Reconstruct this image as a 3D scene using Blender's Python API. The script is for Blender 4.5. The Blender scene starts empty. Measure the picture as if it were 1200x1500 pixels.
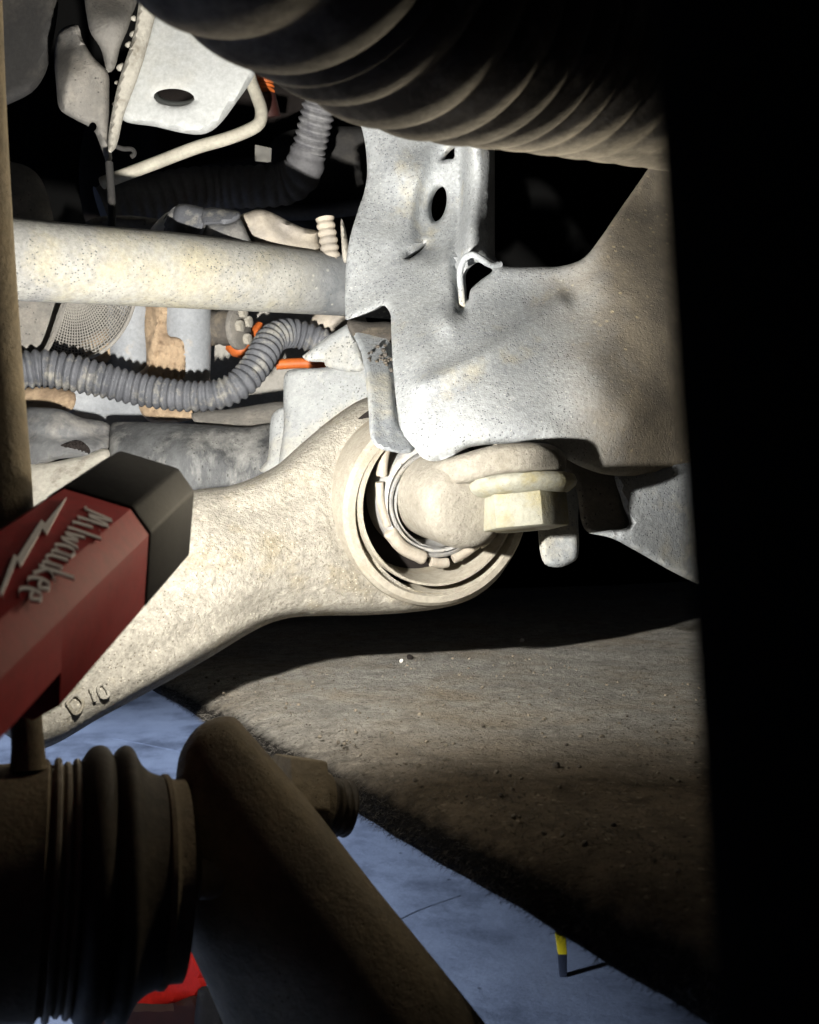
import bpy, bmesh, math, random
import numpy as np
from mathutils import Vector, Matrix
from mathutils.geometry import delaunay_2d_cdt

random.seed(7); rng = np.random.default_rng(7)
S = bpy.context.scene
COL = S.collection
R = math.radians

# ------------------------------------------------------------------ camera
F = 1500.0            # focal length in photograph pixels
CZ = 0.42             # camera height over the floor
def P(x, y, d):
    """world point seen at photograph position x, y at distance d along +Y"""
    return np.array(((x - 600) / F * d, d, CZ + (750 - y) / F * d))
cam = bpy.data.cameras.new('camera'); camo = bpy.data.objects.new('camera', cam); COL.objects.link(camo)
camo.location = (0, 0, CZ); camo.rotation_euler = (R(90), 0, 0)
cam.sensor_fit = 'VERTICAL'; cam.sensor_height = 24; cam.lens = 24
cam.clip_start = 0.01; cam.clip_end = 60
cam.dof.use_dof = True; cam.dof.focus_distance = 0.48; cam.dof.aperture_fstop = 19.0
S.camera = camo

# ------------------------------------------------------------------ world and lamps
w = bpy.data.worlds.new('World'); S.world = w; w.use_nodes = True
w.node_tree.nodes['Background'].inputs[0].default_value = (0.55, 0.65, 1.0, 1)
w.node_tree.nodes['Background'].inputs[1].default_value = 0.006
S.view_settings.view_transform = 'Standard'; S.view_settings.look = 'None'
S.view_settings.exposure = 0; S.view_settings.gamma = 1
S.cycles.use_denoising = True; S.cycles.max_bounces = 8; S.cycles.diffuse_bounces = 5
S.cycles.caustics_reflective = False; S.cycles.caustics_refractive = False

def spot(name, loc, to, watts, col, angle, blend, radius, falloff=None, kind='Linear'):
    l = bpy.data.lights.new(name, 'SPOT'); l.energy = watts; l.color = col
    l.spot_size = R(angle); l.spot_blend = blend; l.shadow_soft_size = radius
    o = bpy.data.objects.new(name, l); COL.objects.link(o); o.location = loc
    o.rotation_euler = (Vector(to) - Vector(loc)).to_track_quat('-Z', 'Y').to_euler()
    if falloff:
        l.use_nodes = True; nt = l.node_tree
        em = nt.nodes['Emission']; fo = nt.nodes.new('ShaderNodeLightFalloff')
        fo.inputs['Strength'].default_value = falloff
        nt.links.new(fo.outputs[kind], em.inputs['Strength'])
    return o
TU = np.array((0.067, 1.0, 0.29)); TU /= np.linalg.norm(TU)      # the torch's axis
TC = P(140, 810, 0.25)                                           # centre of the torch where cap meets body
LAMP = TC + TU * 0.0475
spot('torch_beam', LAMP, LAMP + TU, 1.0, (1.0, 0.965, 0.90), 98, 0.8, 0.004, falloff=100, kind='Constant')
o = spot('torch_spill', LAMP, LAMP + TU, 1.0, (1.0, 0.95, 0.86), 172, 0.95, 0.004, falloff=40)
o = spot('torch_lens_leak', LAMP, LAMP + TU, 1.0, (1.0, 0.93, 0.80), 178, 0.5, 0.004, falloff=2.0)
o.data.type = 'POINT'
spot('added_bounce_fill', (0.10, 0.37, CZ + 0.12), (-0.075, 0.245, CZ - 0.055), 0.55, (1.0, 0.86, 0.64), 54, 0.7, 0.02)  # added warm fill in mid-air, standing in for light off the steel
spot('added_bellows_fill', (0.05, 0.44, CZ + 0.05), (-0.05, 0.20, CZ + 0.13), 1.8, (1.0, 0.86, 0.62), 92, 0.7, 0.015)  # added fill lamp for the bellows ribs, with no source of its own
spot('daylight_under_blocker', (-3.2, -1.0, 0.75), (-0.25, 1.4, 0.0), 4300, (0.47, 0.62, 1.0), 34, 0.6, 0.2)

# ------------------------------------------------------------------ materials
def lin(c):
    return tuple(((v / 12.92) if v <= 0.04045 else ((v + 0.055) / 1.055) ** 2.4) for v in c)
def mat(name, c1, c2=None, s1=60, dirt=None, s2=25, dirt_at=0.55, dirt_w=0.12, speck=None, s3=260, speck_at=0.16,
        light=None, light_at=0.14, rough=0.85, metal=0.0, bump=0.0006, s4=500, sheen=0, spec=0.3, stretch=None, zone=None, fine=330, fine_amp=0.22, side_shade=None):
    m = bpy.data.materials.new(name); m.use_nodes = True
    nt = m.node_tree; N = nt.nodes; L = nt.links
    b = N['Principled BSDF']; b.inputs['Roughness'].default_value = rough; b.inputs['Metallic'].default_value = metal
    b.inputs['Specular IOR Level'].default_value = spec
    tc = N.new('ShaderNodeTexCoord'); co = tc.outputs['Object']
    if stretch:
        mp = N.new('ShaderNodeMapping'); mp.inputs['Scale'].default_value = stretch; L.new(co, mp.inputs['Vector']); co = mp.outputs[0]
    def noise(sc, det=6, ro=0.62):
        n = N.new('ShaderNodeTexNoise'); n.inputs['Scale'].default_value = sc; n.inputs['Detail'].default_value = det
        n.inputs['Roughness'].default_value = ro; L.new(co, n.inputs['Vector']); return n.outputs['Fac']
    def ramp(f, a, bb):
        r = N.new('ShaderNodeMapRange'); r.inputs[1].default_value = a; r.inputs[2].default_value = bb; L.new(f, r.inputs[0]); return r.outputs[0]
    def mix(f, a, bb):
        x = N.new('ShaderNodeMix'); x.data_type = 'RGBA'
        if f is not None: L.new(f, x.inputs[0])
        for s, v in ((6, a), (7, bb)):
            if isinstance(v, tuple): x.inputs[s].default_value = (*v, 1)
            else: L.new(v, x.inputs[s])
        return x.outputs[2]
    def mul(a, bb):
        x = N.new('ShaderNodeMath'); x.operation = 'MULTIPLY'
        for s, v in ((0, a), (1, bb)):
            if isinstance(v, (int, float)): x.inputs[s].default_value = v
            else: L.new(v, x.inputs[s])
        return x.outputs[0]
    c2 = c2 or c1
    col = mix(ramp(noise(s1), 0.36, 0.64), c1, c2)
    if dirt: col = mix(ramp(noise(s2, 8, 0.68), dirt_at - dirt_w, dirt_at + dirt_w), col, dirt)
    def specks(sc, at, msk):
        v = N.new('ShaderNodeTexVoronoi'); v.inputs['Scale'].default_value = sc; v.inputs['Randomness'].default_value = 1
        L.new(co, v.inputs['Vector'])
        f = ramp(v.outputs['Distance'], at, at * 0.55)
        return mul(f, ramp(noise(msk, 4), 0.38, 0.56)), v
    sp = None
    if speck:
        f, v = specks(s3, speck_at * 1.6, s3 * 0.11); col = mix(f, col, speck); sp = f
    if light:
        f2, v2 = specks(s3 * 0.8, light_at * 1.6, s3 * 0.09); col = mix(f2, col, light)
    if bump:
        fm = N.new('ShaderNodeMix'); fm.data_type = 'RGBA'; fm.blend_type = 'MULTIPLY'; fm.inputs[0].default_value = 1
        L.new(col, fm.inputs[6]); g1 = ramp(noise(fine, 5, 0.75), 0.25, 0.75); mr = N.new('ShaderNodeMapRange'); mr.inputs[3].default_value = 1 - fine_amp; mr.inputs[4].default_value = 1 + fine_amp; L.new(g1, mr.inputs[0]); L.new(mr.outputs[0], fm.inputs[7]); col = fm.outputs[2]
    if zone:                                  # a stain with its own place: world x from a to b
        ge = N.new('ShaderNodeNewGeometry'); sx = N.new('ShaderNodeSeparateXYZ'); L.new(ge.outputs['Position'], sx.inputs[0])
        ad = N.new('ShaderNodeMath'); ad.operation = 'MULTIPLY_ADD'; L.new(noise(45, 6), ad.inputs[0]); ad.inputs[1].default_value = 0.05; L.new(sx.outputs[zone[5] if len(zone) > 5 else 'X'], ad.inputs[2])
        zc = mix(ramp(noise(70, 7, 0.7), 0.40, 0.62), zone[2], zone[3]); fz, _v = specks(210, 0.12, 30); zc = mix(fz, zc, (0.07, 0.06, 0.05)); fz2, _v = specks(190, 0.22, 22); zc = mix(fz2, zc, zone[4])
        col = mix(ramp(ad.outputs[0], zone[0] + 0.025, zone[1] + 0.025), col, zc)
    if side_shade:                                  # dusty top; shade on the sides is put into a dark colour
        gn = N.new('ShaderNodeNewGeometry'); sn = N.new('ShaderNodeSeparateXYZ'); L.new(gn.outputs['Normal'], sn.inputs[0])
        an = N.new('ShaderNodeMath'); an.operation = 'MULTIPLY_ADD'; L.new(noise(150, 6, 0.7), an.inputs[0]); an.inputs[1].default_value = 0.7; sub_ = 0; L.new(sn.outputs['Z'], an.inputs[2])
        col = mix(ramp(an.outputs[0], 1.0, 1.36), side_shade, col)
    L.new(col, b.inputs['Base Color'])
    if sheen: b.inputs['Sheen Weight'].default_value = sheen
    if bump:
        h = noise(s4, 8, 0.7)
        if sp is not None:
            a = N.new('ShaderNodeMath'); a.operation = 'SUBTRACT'; L.new(h, a.inputs[0]); L.new(mul(sp, 0.5), a.inputs[1]); h = a.outputs[0]
        bm = N.new('ShaderNodeBump'); bm.inputs['Strength'].default_value = 1; bm.inputs['Distance'].default_value = bump
        L.new(h, bm.inputs['Height']); L.new(bm.outputs[0], b.inputs['Normal'])
    return m
M = {}
SUBK = dict(s1=45, dirt=(0.47, 0.44, 0.35), s2=24, dirt_at=0.64, dirt_w=0.08, speck=(0.15, 0.16, 0.18), s3=620, speck_at=0.17, light=(0.66, 0.66, 0.62), light_at=0.12, bump=0.00045, s4=560, fine=420, fine_amp=0.34)
M['web'] = mat('dusty_web_steel', (0.42, 0.44, 0.45), (0.35, 0.37, 0.39), zone=(0.058, 0.108, (0.30, 0.26, 0.20), (0.21, 0.185, 0.15), (0.50, 0.42, 0.28)), **SUBK)
M['subframe'] = mat('dusty_subframe_steel', (0.40, 0.425, 0.445), (0.32, 0.345, 0.375), 45, (0.52, 0.48, 0.37), 20, 0.60, 0.10, (0.16, 0.17, 0.19), 620, 0.16, (0.64, 0.64, 0.60), 0.10, bump=0.0006, s4=520, fine_amp=0.3)
M['sheet'] = mat('dusty_sheet_steel', (0.34, 0.355, 0.36), (0.26, 0.275, 0.285), 45, (0.40, 0.38, 0.32), 20, 0.60, 0.10, (0.12, 0.125, 0.13), 560, 0.16, bump=0.0006, s4=520)
M['frame_brown'] = mat('brown_dusty_steel', (0.30, 0.25, 0.19), (0.22, 0.19, 0.15), 60, (0.40, 0.33, 0.22), 30, 0.55, 0.12, (0.08, 0.07, 0.06), 160, 0.10, (0.5, 0.43, 0.3), 0.2, bump=0.0012, s4=300)
M['arm'] = mat('cast_arm_dust', (0.385, 0.363, 0.315), (0.325, 0.305, 0.262), 50, (0.31, 0.272, 0.195), 28, 0.58, 0.07, (0.26, 0.22, 0.16), 620, 0.13, (0.58, 0.54, 0.45), 0.14, bump=0.0020, s4=400, fine=340, fine_amp=0.42)
M['eye'] = mat('machined_eye_dust', (0.40, 0.37, 0.31), (0.34, 0.31, 0.26), 60, (0.31, 0.275, 0.205), 35, 0.62, 0.1, (0.33, 0.30, 0.24), 480, 0.10, bump=0.0006, s4=520)
M['pin'] = mat('pin_dust', (0.38, 0.355, 0.305), (0.32, 0.298, 0.255), 70, (0.27, 0.245, 0.195), 45, 0.60, 0.08, (0.25, 0.23, 0.19), 500, 0.09, bump=0.0012, s4=520)
M['bolt'] = mat('bolt_zinc_dust', (0.40, 0.395, 0.325), (0.32, 0.32, 0.275), 80, (0.35, 0.31, 0.175), 70, 0.55, 0.1, (0.28, 0.26, 0.2), 500, 0.08, rough=0.6, bump=0.0006, s4=500, spec=0.5)
M['cage'] = mat('cage_plastic', (0.42, 0.38, 0.32), (0.34, 0.305, 0.255), 120, (0.36, 0.31, 0.25), 90, 0.62, 0.08, rough=0.6, bump=0.0003, s4=400)
M['bushing'] = mat('dusty_bushing_rubber', (0.40, 0.40, 0.40), (0.30, 0.30, 0.30), 90, (0.46, 0.43, 0.37), 60, 0.55, 0.1, (0.06, 0.06, 0.06), 500, 0.12, bump=0.0006)
M['rubber'] = mat('dusty_rubber', (0.16, 0.165, 0.17), (0.10, 0.10, 0.105), 60, (0.28, 0.27, 0.25), 40, 0.60, 0.12, bump=0.0005, s4=400)
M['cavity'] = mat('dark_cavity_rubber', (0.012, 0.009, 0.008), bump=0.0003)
M['tube'] = mat('cross_tube_paint', (0.38, 0.375, 0.34), (0.29, 0.29, 0.28), 40, (0.43, 0.39, 0.27), 22, 0.58, 0.12, (0.15, 0.16, 0.165), 560, 0.17, bump=0.0006, s4=480, fine_amp=0.3, zone=(-0.078, -0.045, (0.20, 0.21, 0.22), (0.13, 0.14, 0.15), (0.42, 0.42, 0.38)))
M['hose'] = mat('grey_conduit', (0.115, 0.12, 0.135), (0.075, 0.08, 0.092), 80, (0.27, 0.26, 0.23), 70, 0.60, 0.08, (0.04, 0.04, 0.045), 420, 0.10, rough=0.65, bump=0.0003, s4=500)
M['silverhose'] = mat('silver_grey_conduit', (0.19, 0.19, 0.195), (0.10, 0.10, 0.11), 140, bump=0.0003, rough=0.5)
M['blackhose'] = mat('black_conduit', (0.12, 0.12, 0.128), (0.08, 0.08, 0.085), 50, bump=0.0004, rough=0.6)
M['white'] = mat('white_bracket_paint', (0.47, 0.485, 0.485), (0.42, 0.435, 0.435), 20, (0.42, 0.41, 0.37), 14, 0.62, 0.12, bump=0.0002, s4=500, rough=0.65)
M['flange'] = mat('cream_flange', (0.44, 0.42, 0.37), (0.34, 0.325, 0.285), 60, (0.22, 0.20, 0.165), 60, 0.60, 0.06, bump=0.0006)
M['greysteel'] = mat('grey_dusty_steel', (0.20, 0.19, 0.175), (0.15, 0.145, 0.135), 40, (0.28, 0.26, 0.23), 30, 0.58, 0.1, (0.07, 0.07, 0.07), 300, 0.1, bump=0.0008)
M['darkpanel'] = mat('dark_plastic', (0.035, 0.034, 0.033), (0.026, 0.025, 0.025), 30, (0.06, 0.056, 0.05), 30, 0.6, 0.1, bump=0.0004)
M['pipe'] = mat('cream_pipe', (0.42, 0.40, 0.34), (0.33, 0.31, 0.26), 60, bump=0.0003, rough=0.6)
M['orange'] = mat('orange_plastic', (0.46, 0.11, 0.02), (0.38, 0.09, 0.02), 60, bump=0.0002, rough=0.5)
M['redboot'] = mat('dark_red_plastic', (0.03, 0.008, 0.006), (0.022, 0.006, 0.005), 60, bump=0.0002, rough=0.6)
M['whiteplastic'] = mat('white_plastic', (0.75, 0.73, 0.68), bump=0.0001, rough=0.5)
M['label'] = mat('paper_label', (0.20, 0.195, 0.18), (0.12, 0.118, 0.11), 160, bump=0.0001)
M['tank'] = mat('pale_tank_plastic', (0.27, 0.285, 0.305), (0.235, 0.25, 0.27), 25, (0.36, 0.31, 0.25), 16, 0.66, 0.05, (0.2, 0.2, 0.2), 250, 0.06, bump=0.0002, rough=0.55)
M['mud'] = mat('dried_mud', (0.40, 0.30, 0.20), (0.30, 0.22, 0.145), 90, (0.17, 0.12, 0.08), 60, 0.60, 0.1, bump=0.002, s4=220)
M['beige'] = mat('beige_cover', (0.46, 0.41, 0.34), (0.40, 0.36, 0.30), 30, (0.26, 0.24, 0.22), 22, 0.58, 0.1, bump=0.0003)
M['palewall'] = mat('grey_beige_panel', (0.30, 0.29, 0.265), (0.26, 0.25, 0.23), 15, bump=0.0002)
M['fitting'] = mat('dark_fitting', (0.10, 0.09, 0.08), (0.065, 0.06, 0.055), 70, (0.2, 0.17, 0.13), 60, 0.58, 0.1, bump=0.0006)
M['mesh'] = mat('mesh_screen', (0.27, 0.26, 0.235), (0.21, 0.20, 0.185), 60, bump=0)
M['cover'] = mat('chalky_black_cover', (0.12, 0.125, 0.13), (0.060, 0.062, 0.066), 45, (0.30, 0.30, 0.29), 34, 0.57, 0.09, (0.03, 0.03, 0.03), 300, 0.1, bump=0.0015, s4=160, stretch=(1.3, 1, 0.55))
M['arm_rubber'] = mat('foreground_link_dust', (0.235, 0.195, 0.14), (0.17, 0.145, 0.105), 60, (0.29, 0.235, 0.155), 35, 0.56, 0.12, (0.12, 0.10, 0.07), 420, 0.08, bump=0.0007, s4=420)
M['boot'] = mat('black_rubber_boot', (0.070, 0.060, 0.048), (0.045, 0.040, 0.033), 40, (0.13, 0.105, 0.075), 40, 0.58, 0.12, bump=0.0004, s4=420, rough=0.7)
M['band'] = mat('steel_band', (0.30, 0.26, 0.20), (0.22, 0.19, 0.15), 60, bump=0.0003, rough=0.55)
M['bellows'] = mat('ribbed_bellows_rubber', (0.075, 0.065, 0.052), (0.05, 0.044, 0.036), 40, (0.34, 0.31, 0.26), 26, 0.60, 0.14, bump=0.0006, s4=380, rough=0.85)
M['red'] = mat('red_torch_plastic', (0.25, 0.010, 0.013), (0.22, 0.009, 0.012), 40, bump=0.00006, s4=900, rough=0.65, spec=0.12)
M['torchblack'] = mat('black_torch_plastic', (0.026, 0.026, 0.029), (0.021, 0.021, 0.023), 60, (0.05, 0.047, 0.042), 70, 0.66, 0.06, bump=0.0001, s4=900, rough=0.65, spec=0.12)
M['logo'] = mat('grey_print', (0.88, 0.85, 0.87), (0.82, 0.79, 0.81), 200, bump=0, rough=0.7, spec=0.1)
M['glass'] = mat('torch_lens', (0.5, 0.5, 0.5), bump=0, rough=0.2)
M['felt'] = mat('felt_liner', (0.47, 0.455, 0.42), (0.32, 0.31, 0.285), 90, (0.36, 0.31, 0.24), 14, 0.58, 0.12, (0.04, 0.034, 0.03), 330, 0.15, (0.45, 0.42, 0.36), 0.11, bump=0.0030, s4=300, rough=1.0, spec=0.05, zone=(0.44, 0.33, (0.25, 0.20, 0.145), (0.16, 0.13, 0.095), (0.38, 0.32, 0.24), 'Y'), side_shade=(0.022, 0.020, 0.018))
M['fibre'] = mat('felt_fibre', (0.26, 0.24, 0.21), (0.06, 0.055, 0.05), 300, bump=0, rough=1.0)
M['grit'] = mat('grit', (0.30, 0.26, 0.20), (0.07, 0.06, 0.05), 120, bump=0.0003)
M['black'] = mat('black_rubber_post', (0.006, 0.006, 0.006), bump=0, rough=1.0, spec=0.0)
M['floor'] = mat('concrete_floor', (0.36, 0.355, 0.345), (0.25, 0.25, 0.25), 9, (0.13, 0.13, 0.13), 4.5, 0.56, 0.08, (0.10, 0.10, 0.10), 26, 0.06, bump=0.0006, s4=60, rough=0.75)
M['yellow'] = mat('yellow_plastic', (0.85, 0.55, 0.01), bump=0, rough=0.5)
M['jackred'] = mat('red_jack_paint', (0.55, 0.02, 0.015), (0.45, 0.016, 0.012), 30, bump=0.0002, rough=0.5)
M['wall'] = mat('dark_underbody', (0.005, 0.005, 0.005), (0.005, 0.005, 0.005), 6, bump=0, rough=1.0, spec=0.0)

# ------------------------------------------------------------------ object helpers
def thing(name, label, cat, loc, group=None):
    o = bpy.data.objects.new(name, None); COL.objects.link(o); o.location = loc; o.empty_display_size = 0.02
    tag(o, label, cat, group); return o
def tag(o, label=None, cat=None, group=None, kind=None):
    if label: o['label'] = label
    if cat: o['category'] = cat
    if group: o['group'] = group
    if kind: o['kind'] = kind
    return o
def wloc(o):
    v = np.array(o.location)
    while o.parent: o = o.parent; v = v + np.array(o.location)
    return v
def mk(name, V, Fc, m, parent=None, smooth=True, angle=40, bevel=0, segs=2):
    V = np.asarray(V, float)
    c = (V.min(0) + V.max(0)) / 2
    me = bpy.data.meshes.new(name); me.from_pydata((V - c).tolist(), [], Fc); me.validate()
    bm = bmesh.new(); bm.from_mesh(me)
    bmesh.ops.remove_doubles(bm, verts=bm.verts, dist=1e-7)
    bmesh.ops.recalc_face_normals(bm, faces=bm.faces)
    if bevel:
        es = [e for e in bm.edges if len(e.link_faces) == 2 and e.calc_face_angle(0) > R(25)]
        bmesh.ops.bevel(bm, geom=es, offset=bevel, segments=segs, profile=0.5, affect='EDGES', clamp_overlap=True)
    bm.to_mesh(me); bm.free()
    if smooth:
        me.shade_smooth(); me.set_sharp_from_angle(angle=R(angle))
    me.materials.append(m)
    o = bpy.data.objects.new(name, me); COL.objects.link(o)
    if parent is not None:
        o.parent = parent; o.location = c - wloc(parent)
    else: o.location = c
    return o
def crom(pts, closed=False, step=None, n=None):
    """Catmull-Rom through pts (n-dim), evenly resampled"""
    p = np.asarray(pts, float); k = len(p); out = []
    rngk = range(k if closed else k - 1)
    for i in rngk:
        p1, p2 = p[i], p[(i + 1) % k]
        p0 = p[(i - 1) % k] if (closed or i > 0) else 2 * p1 - p2
        p3 = p[(i + 2) % k] if (closed or i + 2 < k) else 2 * p2 - p1
        L = np.linalg.norm(p2 - p1)
        if L < 1e-9: continue
        if np.linalg.norm(p0 - p1) < 1e-9: p0 = 2 * p1 - p2
        if np.linalg.norm(p3 - p2) < 1e-9: p3 = 2 * p2 - p1
        m1 = (p2 - p0) / (np.linalg.norm(p2 - p1) + np.linalg.norm(p1 - p0)) * L
        m2 = (p3 - p1) / (np.linalg.norm(p3 - p2) + np.linalg.norm(p2 - p1)) * L
        t = np.linspace(0, 1, 24, endpoint=False)[:, None]
        out.append((2*t**3 - 3*t**2 + 1) * p1 + (t**3 - 2*t**2 + t) * m1 + (-2*t**3 + 3*t**2) * p2 + (t**3 - t**2) * m2)
    q = np.vstack(out)
    q = np.vstack([q, q[:1] if closed else p[-1:]])
    s = np.r_[0, np.cumsum(np.linalg.norm(np.diff(q, axis=0), axis=1))]
    if n is None: n = max(3, int(round(s[-1] / step)))
    u = np.linspace(0, s[-1], n + 1)
    if closed: u = u[:-1]
    return np.stack([np.interp(u, s, q[:, j]) for j in range(q.shape[1])], 1)
def tube(path, r, step=0.003, segs=20, rfun=None, caps=True, smoothpath=True):
    """V, F of a tube along a 3D path; r a number or one per point"""
    p = np.asarray(path, float)
    rr = np.full(len(p), r) if np.isscalar(r) else np.asarray(r, float)
    q = np.column_stack([p, rr])
    if smoothpath: q = crom(q, step=step)
    pts, rad = q[:, :3], q[:, 3].copy()
    s = np.r_[0, np.cumsum(np.linalg.norm(np.diff(pts, axis=0), axis=1))]
    if rfun is not None: rad = rad * rfun(s)
    T = np.gradient(pts, axis=0); T /= np.linalg.norm(T, axis=1)[:, None]
    a = np.array((0, 0, 1.0)) if abs(T[0, 2]) < 0.8 else np.array((1.0, 0, 0))
    u = np.cross(T[0], a); u /= np.linalg.norm(u)
    V = []; th = np.linspace(0, 2 * np.pi, segs, endpoint=False)
    for i in range(len(pts)):
        u = u - T[i] * u.dot(T[i]); u /= np.linalg.norm(u); v = np.cross(T[i], u)
        V.append(pts[i] + rad[i] * (np.cos(th)[:, None] * u + np.sin(th)[:, None] * v))
    V = np.vstack(V); Fc = []
    n = len(pts)
    for i in range(n - 1):
        for j in range(segs):
            k = (j + 1) % segs
            Fc.append((i*segs + j, i*segs + k, (i+1)*segs + k, (i+1)*segs + j))
    if caps: Fc += [tuple(range(segs))[::-1], tuple((n-1)*segs + j for j in range(segs))]
    return V, Fc
def ribs(pitch, amp, sharp=0.5):
    def f(s):
        c = 0.5 + 0.5 * np.cos(2 * np.pi * s / pitch)
        return 1 - amp + amp * c ** sharp
    return f
def join(*parts):
    V = []; Fc = []; k = 0
    for v, f in parts:
        V.append(np.asarray(v)); Fc += [tuple(i + k for i in t) for t in f]; k += len(v)
    return np.vstack(V), Fc
def frame(axis, up=(0, 0, 1)):
    a = np.asarray(axis, float); a /= np.linalg.norm(a)
    u = np.cross(a, up); u /= np.linalg.norm(u); v = np.cross(u, a)
    return a, u, v      # v is 'up' in the disc plane
def lathe(c, axis, prof, segs=72, offs=None, arc=None, wob=0):
    """prof: list of (axial, radius); offs: per-ring in-plane offset (u, v)"""
    a, u, v = frame(axis); c = np.asarray(c, float)
    th = np.linspace(0, 2*np.pi, segs, endpoint=False)
    V = []
    for i, (x, r) in enumerate(prof):
        o = offs[i] if offs else (0, 0)
        rr = r * (1 + wob * np.sin(3 * th + 1.3) + wob * 0.6 * np.sin(7 * th + i))
        V.append(c + a * x + (rr * np.cos(th) + o[0])[:, None] * u + (rr * np.sin(th) + o[1])[:, None] * v)
    V = np.vstack(V); Fc = []
    for i in range(len(prof) - 1):
        for j in range(segs):
            k = (j + 1) % segs
            Fc.append((i*segs + j, i*segs + k, (i+1)*segs + k, (i+1)*segs + j))
    for i, fl in ((0, True), (len(prof) - 1, False)):
        if prof[i][1] < 1e-3 * 8:
            Fc.append(tuple(i*segs + j for j in range(segs)))
    return V, Fc
def rbf(cps):
    c = np.asarray(cps, float); X = c[:, :2] / 100; n = len(X)
    def k(r2): return np.where(r2 > 0, 0.5 * r2 * np.log(r2 + 1e-12), 0)
    d2 = ((X[:, None] - X[None]) ** 2).sum(-1)
    A = np.zeros((n + 3, n + 3)); A[:n, :n] = k(d2) + np.eye(n) * 1e-4; A[:n, n] = 1; A[:n, n+1:] = X; A[n:, :n] = A[:n, n:].T
    wv = np.linalg.solve(A, np.r_[c[:, 2], 0, 0, 0])
    def f(q):
        q = q / 100
        return k(((q[:, None] - X[None]) ** 2).sum(-1)) @ wv[:n] + wv[n] + q @ wv[n+1:]
    return f
def dseg(q, poly, closed):
    p = np.asarray(poly, float); a = p if closed else p[:-1]; b = np.roll(p, -1, 0) if closed else p[1:]
    best = np.full(len(q), 1e9)
    for s, e in zip(a, b):
        ab = e - s; t = np.clip(((q - s) @ ab) / max(ab @ ab, 1e-9), 0, 1)
        best = np.minimum(best, np.hypot(*(q - s - t[:, None] * ab).T))
    return best
def inside(q, poly):
    p = np.asarray(poly); r = np.zeros(len(q), bool)
    for s, e in zip(p, np.roll(p, -1, 0)):
        c = (s[1] > q[:, 1]) != (e[1] > q[:, 1])
        with np.errstate(divide='ignore', invalid='ignore'):
            r ^= c & (q[:, 0] < (e[0] - s[0]) * (q[:, 1] - s[1]) / (e[1] - s[1]) + s[0])
    return r
def ridge(line, amp, width):
    L = crom(line, step=8)
    return lambda q: amp * np.exp(-(dseg(q, L, False) / width) ** 2)
def bump(cx, cy, rx, ry, amp):
    return lambda q: amp * np.exp(-(((q[:, 0] - cx) / rx) ** 2 + ((q[:, 1] - cy) / ry) ** 2))
def rolline(line, Rr, H):
    L = crom(line, step=8)
    def f(q):
        t = np.clip(1 - dseg(q, L, False) / Rr, 0, 1); return H * (1 - np.sqrt(np.clip(1 - t * t, 0, 1)))
    return f
def pocket(cx, cy, rx, ry, rot, amp, soft):
    c, s_ = math.cos(R(rot)), math.sin(R(rot))
    def f(q):
        x, y = q[:, 0] - cx, q[:, 1] - cy; r = np.hypot((x * c + y * s_) / rx, (-x * s_ + y * c) / ry)
        t = np.clip((1 + soft / 2 - r) / soft, 0, 1); return amp * t * t * (3 - 2 * t)
    return f
def relief(outline, depth, thick, holes=(), sp=7, roll=(14, 0.004), hroll=(6, 0.002), ext=None, feats=(), smooth=True, skip=()):
    """a plate of real thickness: its outline and holes, its front surface bent to the given depths, rolled edges, walls and back"""
    ol = crom(outline, True, step=sp) if smooth else crom([p for q in outline for p in (q, q)], True, step=sp)
    hs = [crom(h, True, step=sp * 0.6) for h in holes]
    x0, y0 = ol.min(0); x1, y1 = ol.max(0)
    gx, gy = np.meshgrid(np.arange(x0, x1, sp), np.arange(y0, y1, sp * 0.87)); gx = gx + (np.arange(gx.shape[0]) % 2)[:, None] * sp / 2
    g = np.stack([gx.ravel(), gy.ravel()], 1); g += rng.uniform(-0.1, 0.1, g.shape) * sp
    ok = inside(g, ol) & (dseg(g, ol, True) > sp * 0.55)
    for h in hs: ok &= ~inside(g, h) & (dseg(g, h, True) > sp * 0.4)
    g = g[ok]
    pts = np.vstack([ol] + hs + [g]); edges = []; k = 0
    for l in [ol] + hs:
        edges += [(k + i, k + (i + 1) % len(l)) for i in range(len(l))]; k += len(l)
    vo, _, tri, *_ = delaunay_2d_cdt([Vector(p) for p in pts], edges, [], 0, 1e-5)
    q = np.array([(v.x, v.y) for v in vo]); tri = np.array([t for t in tri if len(t) == 3])
    cen = q[tri].mean(1); keep = inside(cen, ol)
    for h in hs: keep &= ~inside(cen, h)
    tri = tri[keep]
    d = depth(q) if callable(depth) else rbf(depth)(q)
    for f in feats: d = d + f(q)
    def rolled(dist, Rr, H):
        t = np.clip(1 - dist / Rr, 0, 1); return H * (1 - np.sqrt(np.clip(1 - t * t, 0, 1)))
    if roll: d = d + rolled(dseg(q, ol, True), *roll)
    if hroll:
        for h in hs: d = d + rolled(dseg(q, h, True), *hroll)
    V = np.stack([(q[:, 0] - 600) / F * d, d, CZ + (750 - q[:, 1]) / F * d], 1)
    if ext is None:
        ext = V.mean(0) - np.array((0, 0, CZ)); ext /= np.linalg.norm(ext)
    n = len(V); e = np.asarray(ext, float) * thick
    B = V + e
    Fc = [tuple(t) for t in tri] + [tuple(int(i) + n for i in t[::-1]) for t in tri]
    cnt = {}
    for t in tri:
        for a, b in ((t[0], t[1]), (t[1], t[2]), (t[2], t[0])):
            key = (min(a, b), max(a, b)); cnt[key] = None if key in cnt else (a, b)
    for v in cnt.values():
        if v is not None: a, b = int(v[0]), int(v[1]); Fc.append((b, a, a + n, b + n))
    return np.vstack([V, B]), [tuple(int(i) for i in f) for f in Fc]
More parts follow.
